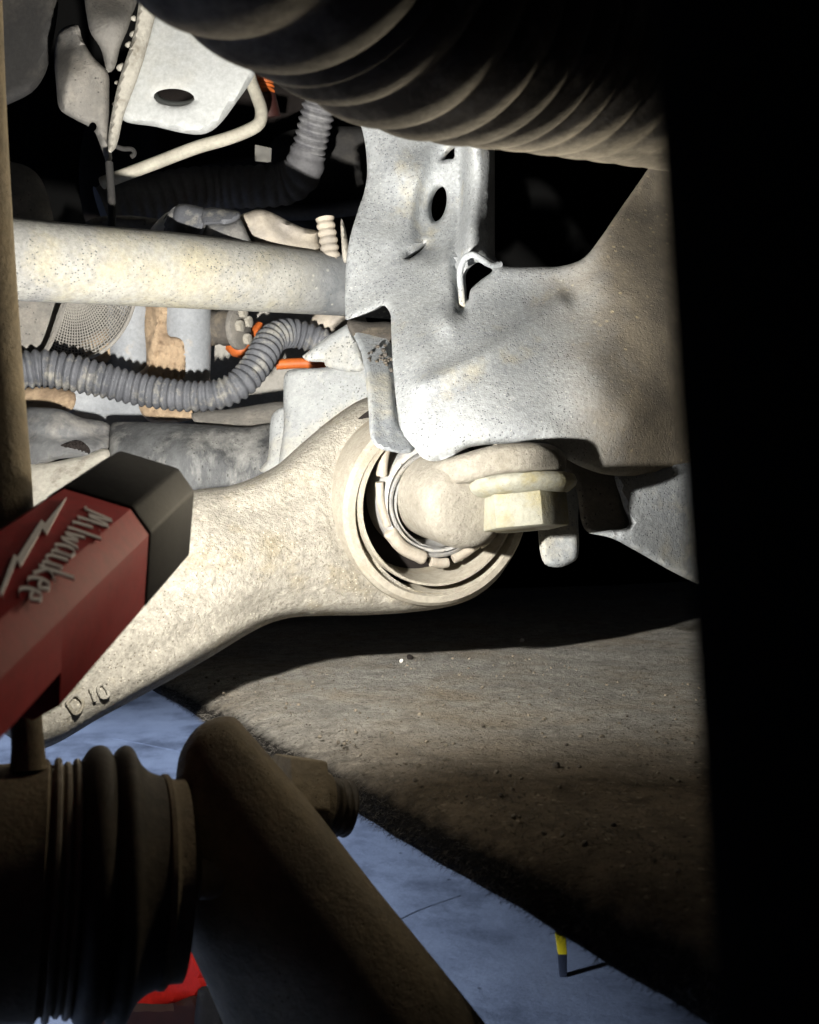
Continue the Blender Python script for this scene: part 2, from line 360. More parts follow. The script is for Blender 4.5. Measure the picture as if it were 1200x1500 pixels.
def ell(cx, cy, rx, ry, rot=0, n=20):
    t = np.linspace(0, 2*np.pi, n, endpoint=False); c, s = math.cos(rot), math.sin(rot)
    return [(cx + rx*np.cos(a)*c - ry*np.sin(a)*s, cy + rx*np.cos(a)*s + ry*np.sin(a)*c) for a in t]
def prism(poly3, vec):
    p = np.asarray(poly3, float); n = len(p)
    return np.vstack([p, p + np.asarray(vec)]), [tuple(range(n))[::-1], tuple(range(n, 2*n))] + [(i, (i+1) % n, n + (i+1) % n, n + i) for i in range(n)]
def boxv(lo, hi):
    x0, y0, z0 = lo; x1, y1, z1 = hi
    return prism([(x0, y0, z0), (x1, y0, z0), (x1, y1, z0), (x0, y1, z0)], (0, 0, z1 - z0))
def pxs(l, d): return [P(x, y, d) for x, y in l]
def pxd(l): return [P(*t) for t in l]

# ------------------------------------------------------------------ setting
def sheet(name, x0, x1, y0, y1, z, m):
    return mk(name, [(x0, y0, z), (x1, y0, z), (x1, y1, z), (x0, y1, z)], [(0, 1, 2, 3)], m, smooth=False)
tag(sheet('floor', -12, 12, -6, 30, 0, M['floor']), kind='structure')
# hairline cracks in the concrete, cut as thin dark fillets
cr = []
for pl in ([(-0.55, 1.9), (-0.30, 1.74), (-0.05, 1.68), (0.25, 1.60)], [(-0.03, 1.03), (0.01, 1.08), (0.055, 1.12)]):
    V, Fc = tube([(x, y, -0.0006) for x, y in pl], 0.0012, 0.02, 6); cr.append((V, Fc))
tag(mk('floor_crack', *join(*cr), M['rubber']), kind='structure')
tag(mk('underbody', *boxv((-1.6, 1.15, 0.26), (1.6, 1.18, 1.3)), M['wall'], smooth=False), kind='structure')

tag(mk('daylight_blocker', *boxv((-0.76, -0.6, 0.183), (-0.70, 3.0, 1.5)), M['wall'], smooth=False, bevel=0.01), kind='structure')  # unseen wall added to keep the daylight low and off the parts

# ------------------------------------------------------------------ red torch
SEC = [(97, 712), (195, 742), (222, 780), (215, 887), (183, 905), (85, 875), (58, 837), (65, 730)]
RC = P(222, 780, 0.25)
def onsec(x, y, off=0):                     # where the sight line meets the torch's cross-section plane
    r = P(x, y, 1.0) - np.array((0, 0, CZ)); o = np.array((0, 0, CZ))
    t = ((RC + TU * off - o) @ TU) / (r @ TU); return o + r * t
sec = np.array([onsec(*p) for p in SEC]); scen = sec.mean(0)
torch = thing('torch', 'red torch with a black octagonal head and grey script lettering', 'torch', scen)
def scaled(k, off=0): return scen + (sec - scen) * k + TU * off
dn = (sec[4] - sec[1]); dn /= np.linalg.norm(dn)
def tailring(off):
    t = scaled(0.985, off); t[3] -= dn * 0.0075; t[4] -= dn * 0.008; t[5] -= dn * 0.006; return t
rings = [scaled(0.985, -0.0015), scaled(0.985, -0.055), tailring(-0.0552), tailring(-0.155)]
V = np.vstack(rings); n8 = 8
Fc = [tuple(range(8))[::-1], tuple(range(24, 32))] + [(r*8 + k, r*8 + (k+1) % 8, r*8 + 8 + (k+1) % 8, r*8 + 8 + k) for r in range(3) for k in range(8)]
mk('body', V, Fc, M['red'], torch, bevel=0.0010, angle=30)
capb = mk('head', *prism(scaled(1.0), TU * 0.040), M['torchblack'], torch, bevel=0.0009, angle=30)
mk('seam', *prism(scaled(0.955, -0.003), TU * 0.004), M['black'], torch, smooth=False)
mk('bezel', *prism(scaled(0.86, 0.0385), TU * 0.005), M['torchblack'], torch, bevel=0.0006)
mk('lens', *lathe(scen + TU * 0.0436, TU, [(0, 0.0001), (0, 0.0085), (0.0012, 0.0085), (0.0018, 0.0001)], 32), M['glass'], torch)
# lettering and flash printed on the top face: coordinates along reading direction (toward the camera) and up (toward chamfer)
fn = np.cross(TU, sec[1] - sec[0]); fn /= np.linalg.norm(fn); 
if fn[2] < 0: fn = -fn
fu = sec[1] - sec[0]; fw = np.linalg.norm(fu); fu /= fw
def face(rd, up):                            # rd metres from the head's edge back along the body, up metres across the face
    a0 = scen + (sec[0] - scen) * 0.985
    return a0 + fu * up - TU * rd + fn * 0.0004
def facepx(x, y):                            # point of the top face on a sight line, as (rd, up)
    a0 = scen + (sec[0] - scen) * 0.985; r = P(x, y, 1.0) - np.array((0, 0, CZ)); o = np.array((0, 0, CZ))
    t = ((a0 - o) @ fn) / (r @ fn); q = o + r * t - a0
    return np.array((-(q @ TU), q @ fu))
def z5(x, y): return (x / 4.0, 660 + y / 4.0)
GL = {  # strokes in a unit box: x along reading, y up (script-like)
 'M': [[(0, 0.05), (0.1, 0), (0.28, 1.0), (0.36, 1.0), (0.5, 0.25), (0.72, 1.0), (0.82, 0.95), (0.86, 0.0), (0.98, 0.1)]],
 'i': [[(0.1, 0.62), (0.2, 0.0), (0.4, 0.05)], [(0.16, 0.86), (0.18, 0.88)]],
 'l': [[(0.2, 1.05), (0.2, 0.0), (0.42, 0.05)]],
 'w': [[(0.0, 0.6), (0.14, 0.0), (0.34, 0.5), (0.52, 0.0), (0.76, 0.62)]],
 'a': [[(0.55, 0.6), (0.2, 0.62), (0.05, 0.28), (0.2, 0.0), (0.5, 0.2), (0.55, 0.6)], [(0.55, 0.6), (0.55, 0.08), (0.7, 0.04)]],
 'u': [[(0.05, 0.6), (0.1, 0.1), (0.3, 0.0), (0.52, 0.2), (0.55, 0.6)], [(0.55, 0.6), (0.58, 0.06), (0.72, 0.04)]],
 'k': [[(0.08, 1.05), (0.08, 0.0)], [(0.52, 0.62), (0.12, 0.28), (0.56, 0.0)]],
 'e': [[(0.08, 0.32), (0.5, 0.36), (0.42, 0.6), (0.18, 0.58), (0.06, 0.25), (0.24, 0.0), (0.55, 0.1)]]}
ADV = {'M': 1.12, 'i': 0.46, 'l': 0.48, 'w': 0.86, 'a': 0.78, 'u': 0.80, 'k': 0.66, 'e': 0.66}
w0 = facepx(*z5(500, 338)); w1 = facepx(*z5(85, 860)); top = facepx(*z5(640, 420))     # baseline start, end, top of M
rdv = w1 - w0; LN = np.linalg.norm(rdv); rdv /= LN; upv = np.array((-rdv[1], rdv[0]))
if upv @ (top - w0) < 0: upv = -upv
word = 'Milwaukee'; unit = LN / sum(ADV[c] for c in word); hh = abs((top - w0) @ upv) * 1.05; nib = rdv * unit * 0.085 + upv * hh * 0.035
xx = 0; strokes = []
for ch in word:
    for st in GL[ch]:
        pts = [w0 + rdv * (xx + px_ + 0.18 * py_) * unit + upv * py_ * hh for px_, py_ in st]
        q2 = crom(pts, n=10 * (len(pts) - 1)) if len(pts) > 2 else np.array(pts)
        rv = [face(*(p + k * nib)) + fn * h_ for p in q2 for k, h_ in ((1, -0.0006), (1, -0.00005), (-1, -0.00005), (-1, -0.0006))]
        strokes.append((np.array(rv), [(4*i + j, 4*i + j + 1, 4*i + j + 5, 4*i + j + 4) for i in range(len(q2) - 1) for j in range(3)]))
    xx += ADV[ch]
mk('lettering', *join(*strokes), M['logo'], torch, smooth=False)
fl = [z5(388, 285), z5(272, 500), z5(245, 470), z5(120, 690), z5(98, 655), z5(10, 860), z5(-6, 850), z5(80, 622), z5(100, 640), z5(240, 418), z5(262, 440)]
mk('flash', *prism([face(*facepx(*p)) - fn * 0.0003 for p in fl], fn * 0.0005), M['logo'], torch, smooth=False)

# ------------------------------------------------------------------ lower control arm with its bushing
AX = (0.36, -0.92, -0.16)                   # the bushing's axis, towards the viewer
EC = P(643, 733, 0.485)
arm = thing('control_arm', 'dusty beige cast suspension arm with a round bushing eye', 'suspension arm', EC)
ol = [(-90, 1010), (60, 850), (210, 745), (285, 718), (340, 711), (400, 685), (445, 647), (490, 610), (535, 583), (600, 570), (680, 585), (740, 640), (768, 720),
      (764, 780), (735, 840), (700, 872), (660, 888), (600, 897), (540, 901), (475, 902), (425, 905), (382, 919), (306, 964), (247, 998), (150, 1050), (60, 1098), (22, 1085), (-40, 1040)]
cp = [(0, 930, 0.395), (100, 1000, 0.390), (200, 830, 0.428), (250, 910, 0.420), (330, 770, 0.452), (350, 860, 0.444), (430, 720, 0.474), (440, 800, 0.468), (430, 880, 0.466), (520, 640, 0.488),
      (510, 760, 0.478), (540, 870, 0.482), (600, 600, 0.497), (640, 870, 0.488), (740, 800, 0.497), (760, 720, 0.503), (690, 600, 0.502)]
hole = ell(641, 737, 117, 132)
V, Fc = relief(ol, cp, 0.032, [hole], sp=7, roll=(48, 0.022), hroll=None, feats=[
    ridge([(300, 800), (380, 815), (480, 830), (540, 850)], -0.0035, 30), ridge([(330, 748), (400, 740), (455, 712)], 0.004, 16),
    ridge([(500, 640), (488, 720), (505, 800), (560, 870)], 0.003, 14), ridge([(60, 1050), (250, 940), (400, 880)], 0.003, 16), ridge([(90, 1078), (247, 980), (382, 901), (475, 885), (570, 882)], -0.0013, 5), ridge([(300, 728), (400, 702), (470, 655), (520, 615)], -0.0012, 5)])
mk('casting', V, Fc, M['arm'], arm, angle=60)
g = lambda px_: px_ / 1500 * 0.485          # pixels to metres at the eye
off = (g(0), g(-11))
mk('eye_rim', *lathe(EC, AX, [(-0.024, g(150)), (-0.006, g(150)), (0.0005, g(147)), (0.0028, g(141)), (0.0028, g(131)), (0.001, g(128.5)), (-0.020, g(128))], 96, [off] * 7, wob=0.002), M['eye'], arm, angle=30)
mk('sleeve', *lathe(EC, AX, [(-0.03, g(123.5)), (0.003, g(123.5)), (0.0045, g(122)), (0.0045, g(118.5)), (0.003, g(117)), (-0.012, g(115)), (-0.03, g(114))], 96, [(g(3), g(-3))] * 7, wob=0.003), M['eye'], arm, angle=30)
mk('cavity', *lathe(EC, AX, [(-0.028, g(150)), (-0.024, g(128)), (-0.022, g(60)), (-0.022, 0.0005)], 64), M['cavity'], arm)
mk('bushing_rubber', *lathe(EC, AX, [(-0.022, g(89)), (-0.006, g(88)), (-0.002, g(87)), (-0.0005, g(85)), (0.0005, g(80)), (-0.004, g(78.5)), (-0.004, g(77)), (0.0015, g(75.5)), (0.001, g(72.5)), (-0.003, g(71)), (-0.003, g(69.5)), (0.002, g(68)), (-0.02, g(62))], 96, wob=0.009), M['bushing'], arm, angle=50)
def eyed(x, y, back=0.0): return 0.485 + (x - 643) * 0.000126 + (y - 733) * 0.0000562 + back
for pth, rr in (([(570, 636), (562, 668), (559, 697)], 8), ([(556, 706), (558, 735), (568, 770)], 6.0), ([(570, 778), (590, 802), (622, 818)], 10), ([(631, 823), (645, 825), (656, 824)], 7.5), ([(664, 819), (681, 810), (699, 797)], 7), ([(701, 797), (712, 790), (722, 778)], 8.5)):
    V, Fc = tube(pxd([(x, y, eyed(x, y, 0.001)) for x, y in [pth[0]] + crom(pth, n=6).tolist() + [pth[-1]]]), [g(rr) * 0.45] + [g(rr)] * 7 + [g(rr) * 0.45], 0.0012, 14)
    mk('cage_segment', V, Fc, M['cage'], arm, angle=60)
# faint cast marks on the arm's lower end
mk_ = []
def armpt(x, y): return P(x, y, float(rbf(cp)(np.array([[x, y]]))[0]) + 0.0014 + 0.0)
for st in ([(98, 1030), (110, 1018), (122, 1030), (112, 1046), (98, 1030)], [(132, 1008), (140, 1028)], [(150, 1000), (160, 1018), (150, 1022), (144, 1006), (156, 1000)]):
    mk_.append(tube([armpt(*p) for p in st], 0.0007, 0.001, 8))
mk('cast_mark', *join(*mk_), M['arm'], arm)

# pivot pin with its flattened lug, and the flange bolt through it
pin = thing('pivot_pin', 'beige pivot pin with a flattened lug coming out of the bushing eye', 'pivot pin', P(650, 728, 0.46))
PC = P(640, 724, 0.487)
mk('shaft', *lathe(PC, AX, [(-0.02, g(66)), (0.004, g(66)), (0.012, g(64)), (0.028, g(63)), (0.034, g(61)), (0.0375, g(56)), (0.0395, g(46)), (0.0402, g(25)), (0.0402, 0.0003)], 64, wob=0.004), M['pin'], pin, angle=60)
V, Fc = relief([(598, 700), (632, 680), (670, 667), (725, 652), (775, 648), (806, 651), (824, 662), (830, 678), (822, 696), (780, 694), (735, 698), (690, 708), (650, 722), (615, 735), (598, 725)],
               [(600, 710, 0.476), (625, 695, 0.462), (655, 695, 0.447), (720, 680, 0.439), (790, 670, 0.440), (828, 672, 0.452), (760, 700, 0.439), (620, 730, 0.468)], 0.045, sp=5, roll=(12, 0.006))
mk('lug', V, Fc, M['pin'], pin, angle=60)
BA = (0.07, -0.10, -1.0); BC = P(762, 700, 0.457)
bolt = thing('flange_bolt', 'hex flange bolt screwed upward into the pin lug', 'bolt', BC)
def sq(p): return p / 1500 * 0.457
mk('flange', *lathe(BC, BA, [(0.0, 0.0005), (0.0, sq(70)), (0.001, sq(79)), (0.0035, sq(82)), (0.0055, sq(79)), (0.0075, sq(70)), (0.0085, sq(60)), (0.0085, 0.0005)], 64, wob=0.004), M['bolt'], bolt, angle=50)
a, u, v = frame(BA, (0, 1, 0))
hexp = [np.array(BC) + a * 0.0080 + sq(66) * (math.cos(R(-60 * k - 12.5)) * u + math.sin(R(-60 * k - 12.5)) * v) for k in range(6)]
mk('hex_head', *prism(hexp, a * 0.0150), M['bolt'], bolt, bevel=0.0009, segs=2, angle=30)

# ------------------------------------------------------------------ subframe (pressed steel crossmember)
sub = thing('subframe', 'pale grey pressed steel crossmember with oval hole above the bushing', 'crossmember', P(700, 560, 0.5))
ol = [(500, 60), (700, 60), (722, 60), (722, 60), (722, 205), (722, 378), (722, 378), (736, 389), (757, 391), (790, 391), (822, 390), (855, 378), (880, 348), (904, 313), (947, 251), (1000, 170), (1060, 80), (1060, 80), (1180, 80), (1180, 80), (1180, 700), (1180, 700),
      (1010, 702), (945, 698), (887, 695), (850, 683), (815, 664), (790, 652), (740, 650), (690, 655), (655, 671), (636, 676), (618, 670), (607, 655), (590, 640), (582, 600), (576, 540), (573, 480), (572, 460), (562, 447), (545, 455), (525, 463), (506, 470), (506, 470), (506, 400), (512, 352), (524, 310), (534, 280), (538, 250), (533, 200)]
cp = [(540, 120, 0.60), (540, 250, 0.585), (515, 350, 0.56), (512, 440, 0.545), (600, 150, 0.592), (600, 250, 0.580), (590, 400, 0.548), (650, 200, 0.596), (640, 300, 0.584), (610, 340, 0.572), (690, 200, 0.565), (690, 340, 0.548), (720, 120, 0.575), (640, 430, 0.530),
      (600, 500, 0.503), (582, 560, 0.484), (590, 620, 0.464), (630, 645, 0.455), (650, 560, 0.471), (700, 480, 0.500), (700, 600, 0.460), (760, 420, 0.528), (780, 640, 0.458), (770, 540, 0.480), (830, 420, 0.532), (840, 500, 0.497), (830, 600, 0.470), (870, 660, 0.472),
      (880, 420, 0.522), (900, 350, 0.545), (900, 520, 0.494), (920, 610, 0.478), (950, 300, 0.575), (980, 400, 0.540), (990, 540, 0.505), (980, 640, 0.500), (980, 690, 0.505), (1100, 300, 0.61), (1100, 500, 0.55), (1100, 680, 0.54)]
holes = [ell(641, 298, 13, 27, R(10)), [(646, 235), (651, 224), (658, 216), (665, 212), (666, 222), (665, 232), (656, 233)], [(592, 379), (602, 372), (613, 364), (625, 354), (619, 365), (608, 374), (599, 379)], [(679, 402), (688, 389), (700, 384), (712, 390), (722, 396), (705, 410), (690, 424), (686, 440), (681, 440), (679, 420)]]
V, Fc = relief(ol, cp, 0.012, holes, sp=6, roll=(5, 0.002), hroll=(5, 0.002), feats=[
    ridge([(822, 443), (770, 480), (725, 510), (670, 540), (617, 565)], -0.0055, 13), rolline([(640, 674), (690, 655), (740, 650), (780, 651)], 40, 0.010), rolline([(800, 656), (850, 683), (887, 695), (945, 698), (1180, 700)], 34, 0.006), bump(655, 470, 17, 20, -0.006), pocket(609, 366, 17, 6, -22, 0.007, 0.9),
    ridge([(575, 350), (600, 310), (625, 250), (655, 215), (672, 195)], -0.004, 20), pocket(652, 290, 40, 88, 14, 0.007, 0.45), bump(870, 560, 40, 60, -0.004), bump(620, 560, 18, 60, -0.003),
    ridge([(676, 190), (672, 320), (668, 380), (677, 450)], 0.010, 7), ridge([(690, 190), (690, 366)], -0.015, 17), rolline([(722, 100), (722, 205), (722, 372)], 30, 0.016)])
web = mk('web', V, Fc, M['web'], sub, angle=60)
# curled free edge of the rolled rib
V, Fc = tube(pxd([(679, 458, 0.524), (676, 430, 0.522), (674, 398, 0.520), (680, 380, 0.517), (692, 373, 0.514), (706, 380, 0.516), (720, 388, 0.522), (733, 387, 0.526)]), 0.0017, 0.001, 10)
mk('curled_edge', V, Fc, M['subframe'], sub, angle=60)
V, Fc = relief([(511, 473), (540, 475), (573, 476), (573, 476), (577, 560), (583, 610), (600, 640), (608, 656), (600, 664), (575, 662), (552, 655), (543, 640), (540, 600), (536, 560), (530, 520), (515, 485)],
               [(513, 475, 0.535), (573, 478, 0.535), (545, 560, 0.484), (577, 560, 0.488), (550, 645, 0.450), (603, 655, 0.455), (560, 600, 0.470)], 0.006, sp=5, roll=(8, 0.004), feats=[bump(572, 610, 8, 30, -0.002)])
mk('side_flange', V, Fc, M['subframe'], sub, angle=60)
V, Fc = relief([(509, 470), (540, 472), (578, 474), (579, 500), (545, 499), (517, 492)], [(510, 472, 0.531), (578, 476, 0.531), (545, 498, 0.523), (517, 490, 0.527), (578, 500, 0.521)], 0.006, sp=5, roll=(4, 0.002))
mk('inner_lip', V, Fc, M['fitting'], sub, angle=60)
ru = []
for k in range(26):
    x, y = rng.uniform(540, 574), rng.uniform(505, 545); c = P(x, y, 0.512 - (y - 505) * 0.0004); r_ = rng.uniform(0.0006, 0.0015)
    ru.append(lathe(c, (rng.normal(), -1, rng.normal()), [(-r_, r_ * 0.3), (0, r_), (r_ * 0.7, r_ * 0.6), (r_, r_ * 0.2)], 6))
tag(mk('rust_flake', *join(*ru), M['fitting'], sub, smooth=False), kind='stuff')
V, Fc = relief([(905, 690), (911, 735), (921, 770), (890, 777), (862, 781), (862, 781), (895, 788), (930, 806), (990, 840), (1040, 862), (1180, 900), (1180, 690)],
               [(905, 700, 0.492), (920, 770, 0.486), (865, 782, 0.482), (940, 750, 0.492), (990, 830, 0.502), (1000, 720, 0.506), (1150, 800, 0.55)], 0.006, sp=7, roll=(10, 0.004))
mk('lower_flange', V, Fc, M['subframe'], sub, angle=60)
V, Fc = relief([(815, 660), (905, 690), (912, 735), (921, 772), (863, 780), (852, 765), (845, 720), (830, 690)], [(820, 670, 0.495), (910, 700, 0.500), (920, 770, 0.494), (862, 776, 0.490), (845, 720, 0.494)], 0.006, sp=7, roll=(6, 0.002))
mk('bolt_shade_plate', V, Fc, M['greysteel'], sub, angle=60)  # darker plate where the bolt's shadow falls, shade put into its grey
V, Fc = relief([(789, 690), (845, 690), (847, 760), (847, 815), (835, 826), (815, 831), (798, 826), (790, 800), (788, 760)], [(790, 700, 0.508), (845, 700, 0.512), (795, 810, 0.498), (840, 815, 0.502)], 0.006, sp=6, roll=(9, 0.003))
tabo = mk('stop_tab', V, Fc, M['subframe'], sub, angle=60)

# sheet bracket left of the eye
sb = thing('sheet_bracket', 'thin folded pale sheet bracket standing behind the arm', 'bracket', P(470, 600, 0.54))
V, Fc = relief([(416, 553), (422, 543), (440, 540), (478, 538), (500, 530), (530, 515), (545, 520), (560, 600), (560, 700), (416, 700), (416, 620)], [(420, 560, 0.560), (540, 540, 0.545), (420, 680, 0.545), (540, 680, 0.535), (480, 600, 0.545)], 0.003, sp=7, roll=(7, 0.003))
mk('plate', V, Fc, M['sheet'], sb, angle=60)
V, Fc = relief([(443, 522), (443, 522), (470, 500), (511, 473), (511, 473), (522, 500), (535, 540), (510, 545), (492, 541), (475, 536), (478, 532), (470, 530), (450, 529)], [(443, 525, 0.548), (511, 475, 0.540), (500, 540, 0.540), (530, 520, 0.536)], 0.003, sp=6, roll=(6, 0.003))
mk('folded_flap', V, Fc, M['sheet'], sb, angle=60)
V, Fc = relief([(398, 610), (414, 596), (418, 600), (418, 690), (380, 690), (392, 672)], [(398, 610, 0.567), (416, 600, 0.565), (390, 680, 0.56), (416, 680, 0.556)], 0.004, sp=6, roll=(6, 0.003))
mk('side_tab', V, Fc, M['sheet'], sb, angle=60)

# ------------------------------------------------------------------ tube, hoses, tank and what lies behind
V, Fc = tube([P(-120, 366, 0.50), P(20, 380, 0.525), P(270, 397, 0.575), P(506, 418, 0.63), P(600, 427, 0.65)], [0.0215, 0.0208, 0.0206, 0.0186, 0.0182], 0.006, 48)
tag(mk('cross_tube', V, Fc, M['tube']), 'thick pale speckled steel tube running across to the crossmember', 'steel tube')

V, Fc = tube(pxd([(-40, 548, 0.60), (27, 543, 0.605), (67, 540, 0.61), (135, 553, 0.615), (202, 570, 0.62), (270, 580, 0.62), (318, 578, 0.62), (351, 563, 0.622), (372, 540, 0.628), (387, 516, 0.635), (401, 495, 0.645), (428, 488, 0.655), (470, 500, 0.66), (500, 515, 0.66)]),
             [0.0118, 0.0118, 0.0118, 0.0112, 0.0104, 0.0098, 0.0096, 0.0096, 0.0096, 0.0098, 0.0098, 0.0096, 0.0092, 0.009], 0.0006, 24, ribs(0.0045, 0.18, 0.7))
tag(mk('corrugated_hose', V, Fc, M['hose'], angle=60), 'grey corrugated hose bending up below the pale steel tube', 'hose')
uh = thing('corrugated_hose', 'corrugated hose behind, silver at its upright end and black beyond the elbow', 'hose', P(380, 260, 0.75))
V, Fc = tube(pxd([(500, 60, 0.70), (485, 100, 0.71), (474, 130, 0.72), (462, 180, 0.73), (452, 222, 0.74)]), 0.0125, 0.0006, 24, ribs(0.0048, 0.17, 0.7))
mk('upright_section', V, Fc, M['silverhose'], uh, angle=60)
V, Fc = tube(pxd([(452, 222, 0.74), (442, 252, 0.745), (420, 268, 0.75), (382, 273, 0.75), (320, 275, 0.75), (270, 278, 0.74), (216, 292, 0.73), (150, 310, 0.72)]), [0.0133, 0.0148, 0.0155, 0.0155, 0.0155, 0.0155, 0.017, 0.018], 0.0012, 24, ribs(0.008, 0.08, 0.6))
mk('elbow_section', V, Fc, M['blackhose'], uh, angle=60)

wb = thing('white_bracket', 'white painted boxed bracket with an oval hole and a flanged edge', 'bracket', P(280, 120, 0.62))
V, Fc = relief([(190, -60), (520, -60), (460, 20), (380, 84), (372, 112), (345, 152), (320, 184), (300, 196), (275, 196), (230, 186), (176, 172), (190, 110), (222, 0)],
               [(200, 0, 0.625), (450, 0, 0.62), (380, 90, 0.615), (180, 170, 0.615), (290, 190, 0.612), (260, 120, 0.612)], 0.05, [ell(255, 143, 30, 13, R(3))], sp=8, roll=(12, 0.006), hroll=(3, 0.001))
mk('box', V, Fc, M['white'], wb, angle=50)
V, Fc = relief([(214, -40), (240, -40), (232, 5), (213, 80), (200, 120), (182, 168), (170, 216), (160, 224), (160, 190), (174, 120), (196, 50)], [(225, -30, 0.602), (165, 215, 0.60), (185, 120, 0.60)], 0.014, sp=5, roll=(5, 0.003))
mk('flange', V, Fc, M['flange'], wb, angle=50)
wl = []
for k in range(7):
    t = k / 6; c = P(199 - 38 * t + rng.uniform(-4, 4), 20 + 160 * t + rng.uniform(-8, 8), 0.606); r_ = rng.uniform(0.0010, 0.0028)
    wl.append(lathe(c, (-0.2, -1, 0.1), [(-r_, r_ * 0.5), (0, r_), (r_ * 0.6, r_ * 0.7), (r_ * 0.9, r_ * 0.2)], 10, wob=0.12))
tag(mk('weld_bead', *join(*wl), M['flange'], wb), kind='stuff')

V, Fc = relief([(88, 45), (113, 36), (121, 58), (138, 85), (158, 106), (160, 140), (160, 200), (164, 235), (157, 240), (148, 215), (136, 190), (110, 175), (88, 160), (83, 130), (80, 80)],
               [(90, 60, 0.62), (115, 40, 0.60), (110, 110, 0.595), (88, 150, 0.60), (158, 120, 0.605), (150, 200, 0.61)], 0.01, [ell(136, 186, 6, 7)], sp=6, roll=(9, 0.006), feats=[ridge([(105, 80), (95, 160)], -0.004, 8)])
tag(mk('angle_bracket', V, Fc, M['greysteel'], angle=60), 'grey bent steel bracket with a lug beside the cream flange', 'bracket')
V, Fc = relief([(130, -40), (130, 40), (148, 72), (158, 106), (168, 100), (176, 70), (190, 35), (206, -40)], [(135, 0, 0.60), (155, 80, 0.595), (190, 10, 0.605), (165, 30, 0.588)], 0.012, sp=6, roll=(10, 0.006))
tag(mk('rounded_bracket', V, Fc, M['greysteel'], angle=60), 'rounded grey steel flange rising above the angle bracket', 'bracket')
V, Fc = tube(pxd([(160, 238, 0.59), (164, 300, 0.588), (163, 345, 0.585)]), 0.0022, 0.006, 10)
tag(mk('bracket_strut', V, Fc, M['darkpanel']), 'thin dark upright rod under the angle bracket', 'rod')
V, Fc = relief([(-60, -40), (75, -40), (72, 90), (40, 140), (-60, 160)], [(-40, 0, 0.68), (70, 0, 0.66), (40, 130, 0.67)], 0.03, sp=10, roll=(16, 0.008))
tag(mk('splash_shield', V, Fc, M['darkpanel'], angle=60), 'dark rounded plastic shield in the upper corner', 'shield')
V, Fc = relief([(-40, 240), (30, 240), (60, 262), (80, 330), (80, 400), (-40, 400)], [(0, 260, 0.64), (60, 280, 0.65), (70, 380, 0.645), (0, 390, 0.635)], 0.03, sp=10, roll=(14, 0.006))
tag(mk('shield_block', V, Fc, M['greysteel'], angle=60), 'dull grey block showing above the left end of the pale tube', 'shield')
V, Fc = relief([(-40, 430), (98, 430), (98, 440), (60, 525), (-40, 540)], [(0, 450, 0.62), (90, 440, 0.64), (55, 520, 0.625)], 0.03, sp=10, roll=(10, 0.004))
tag(mk('side_plate', V, Fc, M['greysteel'], angle=60), 'grey angled plate with a pale edge below the tube', 'plate')

V, Fc = tube(pxd([(362, 88, 0.655), (367, 116, 0.655), (376, 140, 0.652), (383, 162, 0.65), (380, 180, 0.648), (366, 190, 0.646), (333, 203, 0.646), (288, 216, 0.65), (225, 240, 0.66), (150, 268, 0.67)]), 0.0040, 0.003, 16)
tag(mk('bent_pipe', V, Fc, M['pipe']), 'thin cream metal pipe bent round below the white bracket', 'pipe')
ob = thing('orange_connector', 'orange ribbed cable boot with a white cap above the bent pipe', 'connector', P(386, 120, 0.68))
V, Fc = lathe(P(385, 103, 0.68), (0.04, 0, -1), [(-0.012, 0.0005), (-0.011, 0.0045), (-0.003, 0.0058), (0.004, 0.0062), (0.004, 0.0005)], 24); mk('cap', V, Fc, M['whiteplastic'], ob)
V, Fc = tube(pxd([(385, 110, 0.68), (388, 135, 0.68)]), 0.0068, 0.0006, 20, ribs(0.0028, 0.16, 0.6)); mk('ribbed_sleeve', V, Fc, M['orange'], ob)
V, Fc = tube(pxd([(388, 134, 0.684), (391, 150, 0.687), (395, 172, 0.69)]), [0.0066, 0.0072, 0.0078], 0.003, 20); mk('boot', V, Fc, M['redboot'], ob)
V, Fc = relief([(150, 150), (540, 150), (560, 360), (150, 360)], [(150, 150, 0.93), (540, 150, 0.95), (150, 360, 0.91), (540, 360, 0.92), (340, 250, 0.90)], 0.02, sp=12, roll=(12, 0.008), feats=[ridge([(170, 300), (300, 240), (520, 230)], -0.012, 14), ridge([(420, 160), (430, 340)], -0.01, 12), ridge([(230, 170), (240, 340)], -0.01, 10)])
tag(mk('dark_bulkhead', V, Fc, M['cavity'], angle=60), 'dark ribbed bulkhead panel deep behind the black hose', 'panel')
V, Fc = tube(pxd([(166, 213, 0.61), (180, 218, 0.612), (194, 219, 0.612), (197, 226, 0.612), (192, 230, 0.612)]), 0.0014, 0.001, 8)
tag(mk('wire_hook', V, Fc, M['darkpanel']), 'tiny dark wire hook under the corner of the white bracket', 'hook')
V, Fc = tube(pxd([(150, 330, 0.80), (230, 316, 0.80), (330, 306, 0.81), (440, 312, 0.82), (560, 300, 0.82)]), 0.006, 0.004, 14)
tag(mk('wiring_loom', V, Fc, M['blackhose']), 'thin black wiring loom running beneath the black hose', 'wiring')
V, Fc = relief([(374, 212), (398, 217), (397, 238), (373, 236)], [(374, 212, 0.731), (398, 217, 0.731), (385, 238, 0.727), (373, 236, 0.728)], 0.001, sp=5, roll=None, smooth=False)
tag(mk('paper_tag', V, Fc, M['label']), 'small square pale paper tag in the dark above the hose', 'tag')
V, Fc = relief([(400, 205), (540, 185), (600, 200), (600, 330), (420, 330)], [(400, 205, 0.83), (540, 190, 0.84), (500, 320, 0.83), (420, 320, 0.83), (590, 300, 0.84)], 0.05, sp=12, roll=(20, 0.01))
tag(mk('dark_housing', V, Fc, M['darkpanel'], angle=60), 'dark plastic housing behind the upright silver hose', 'housing')

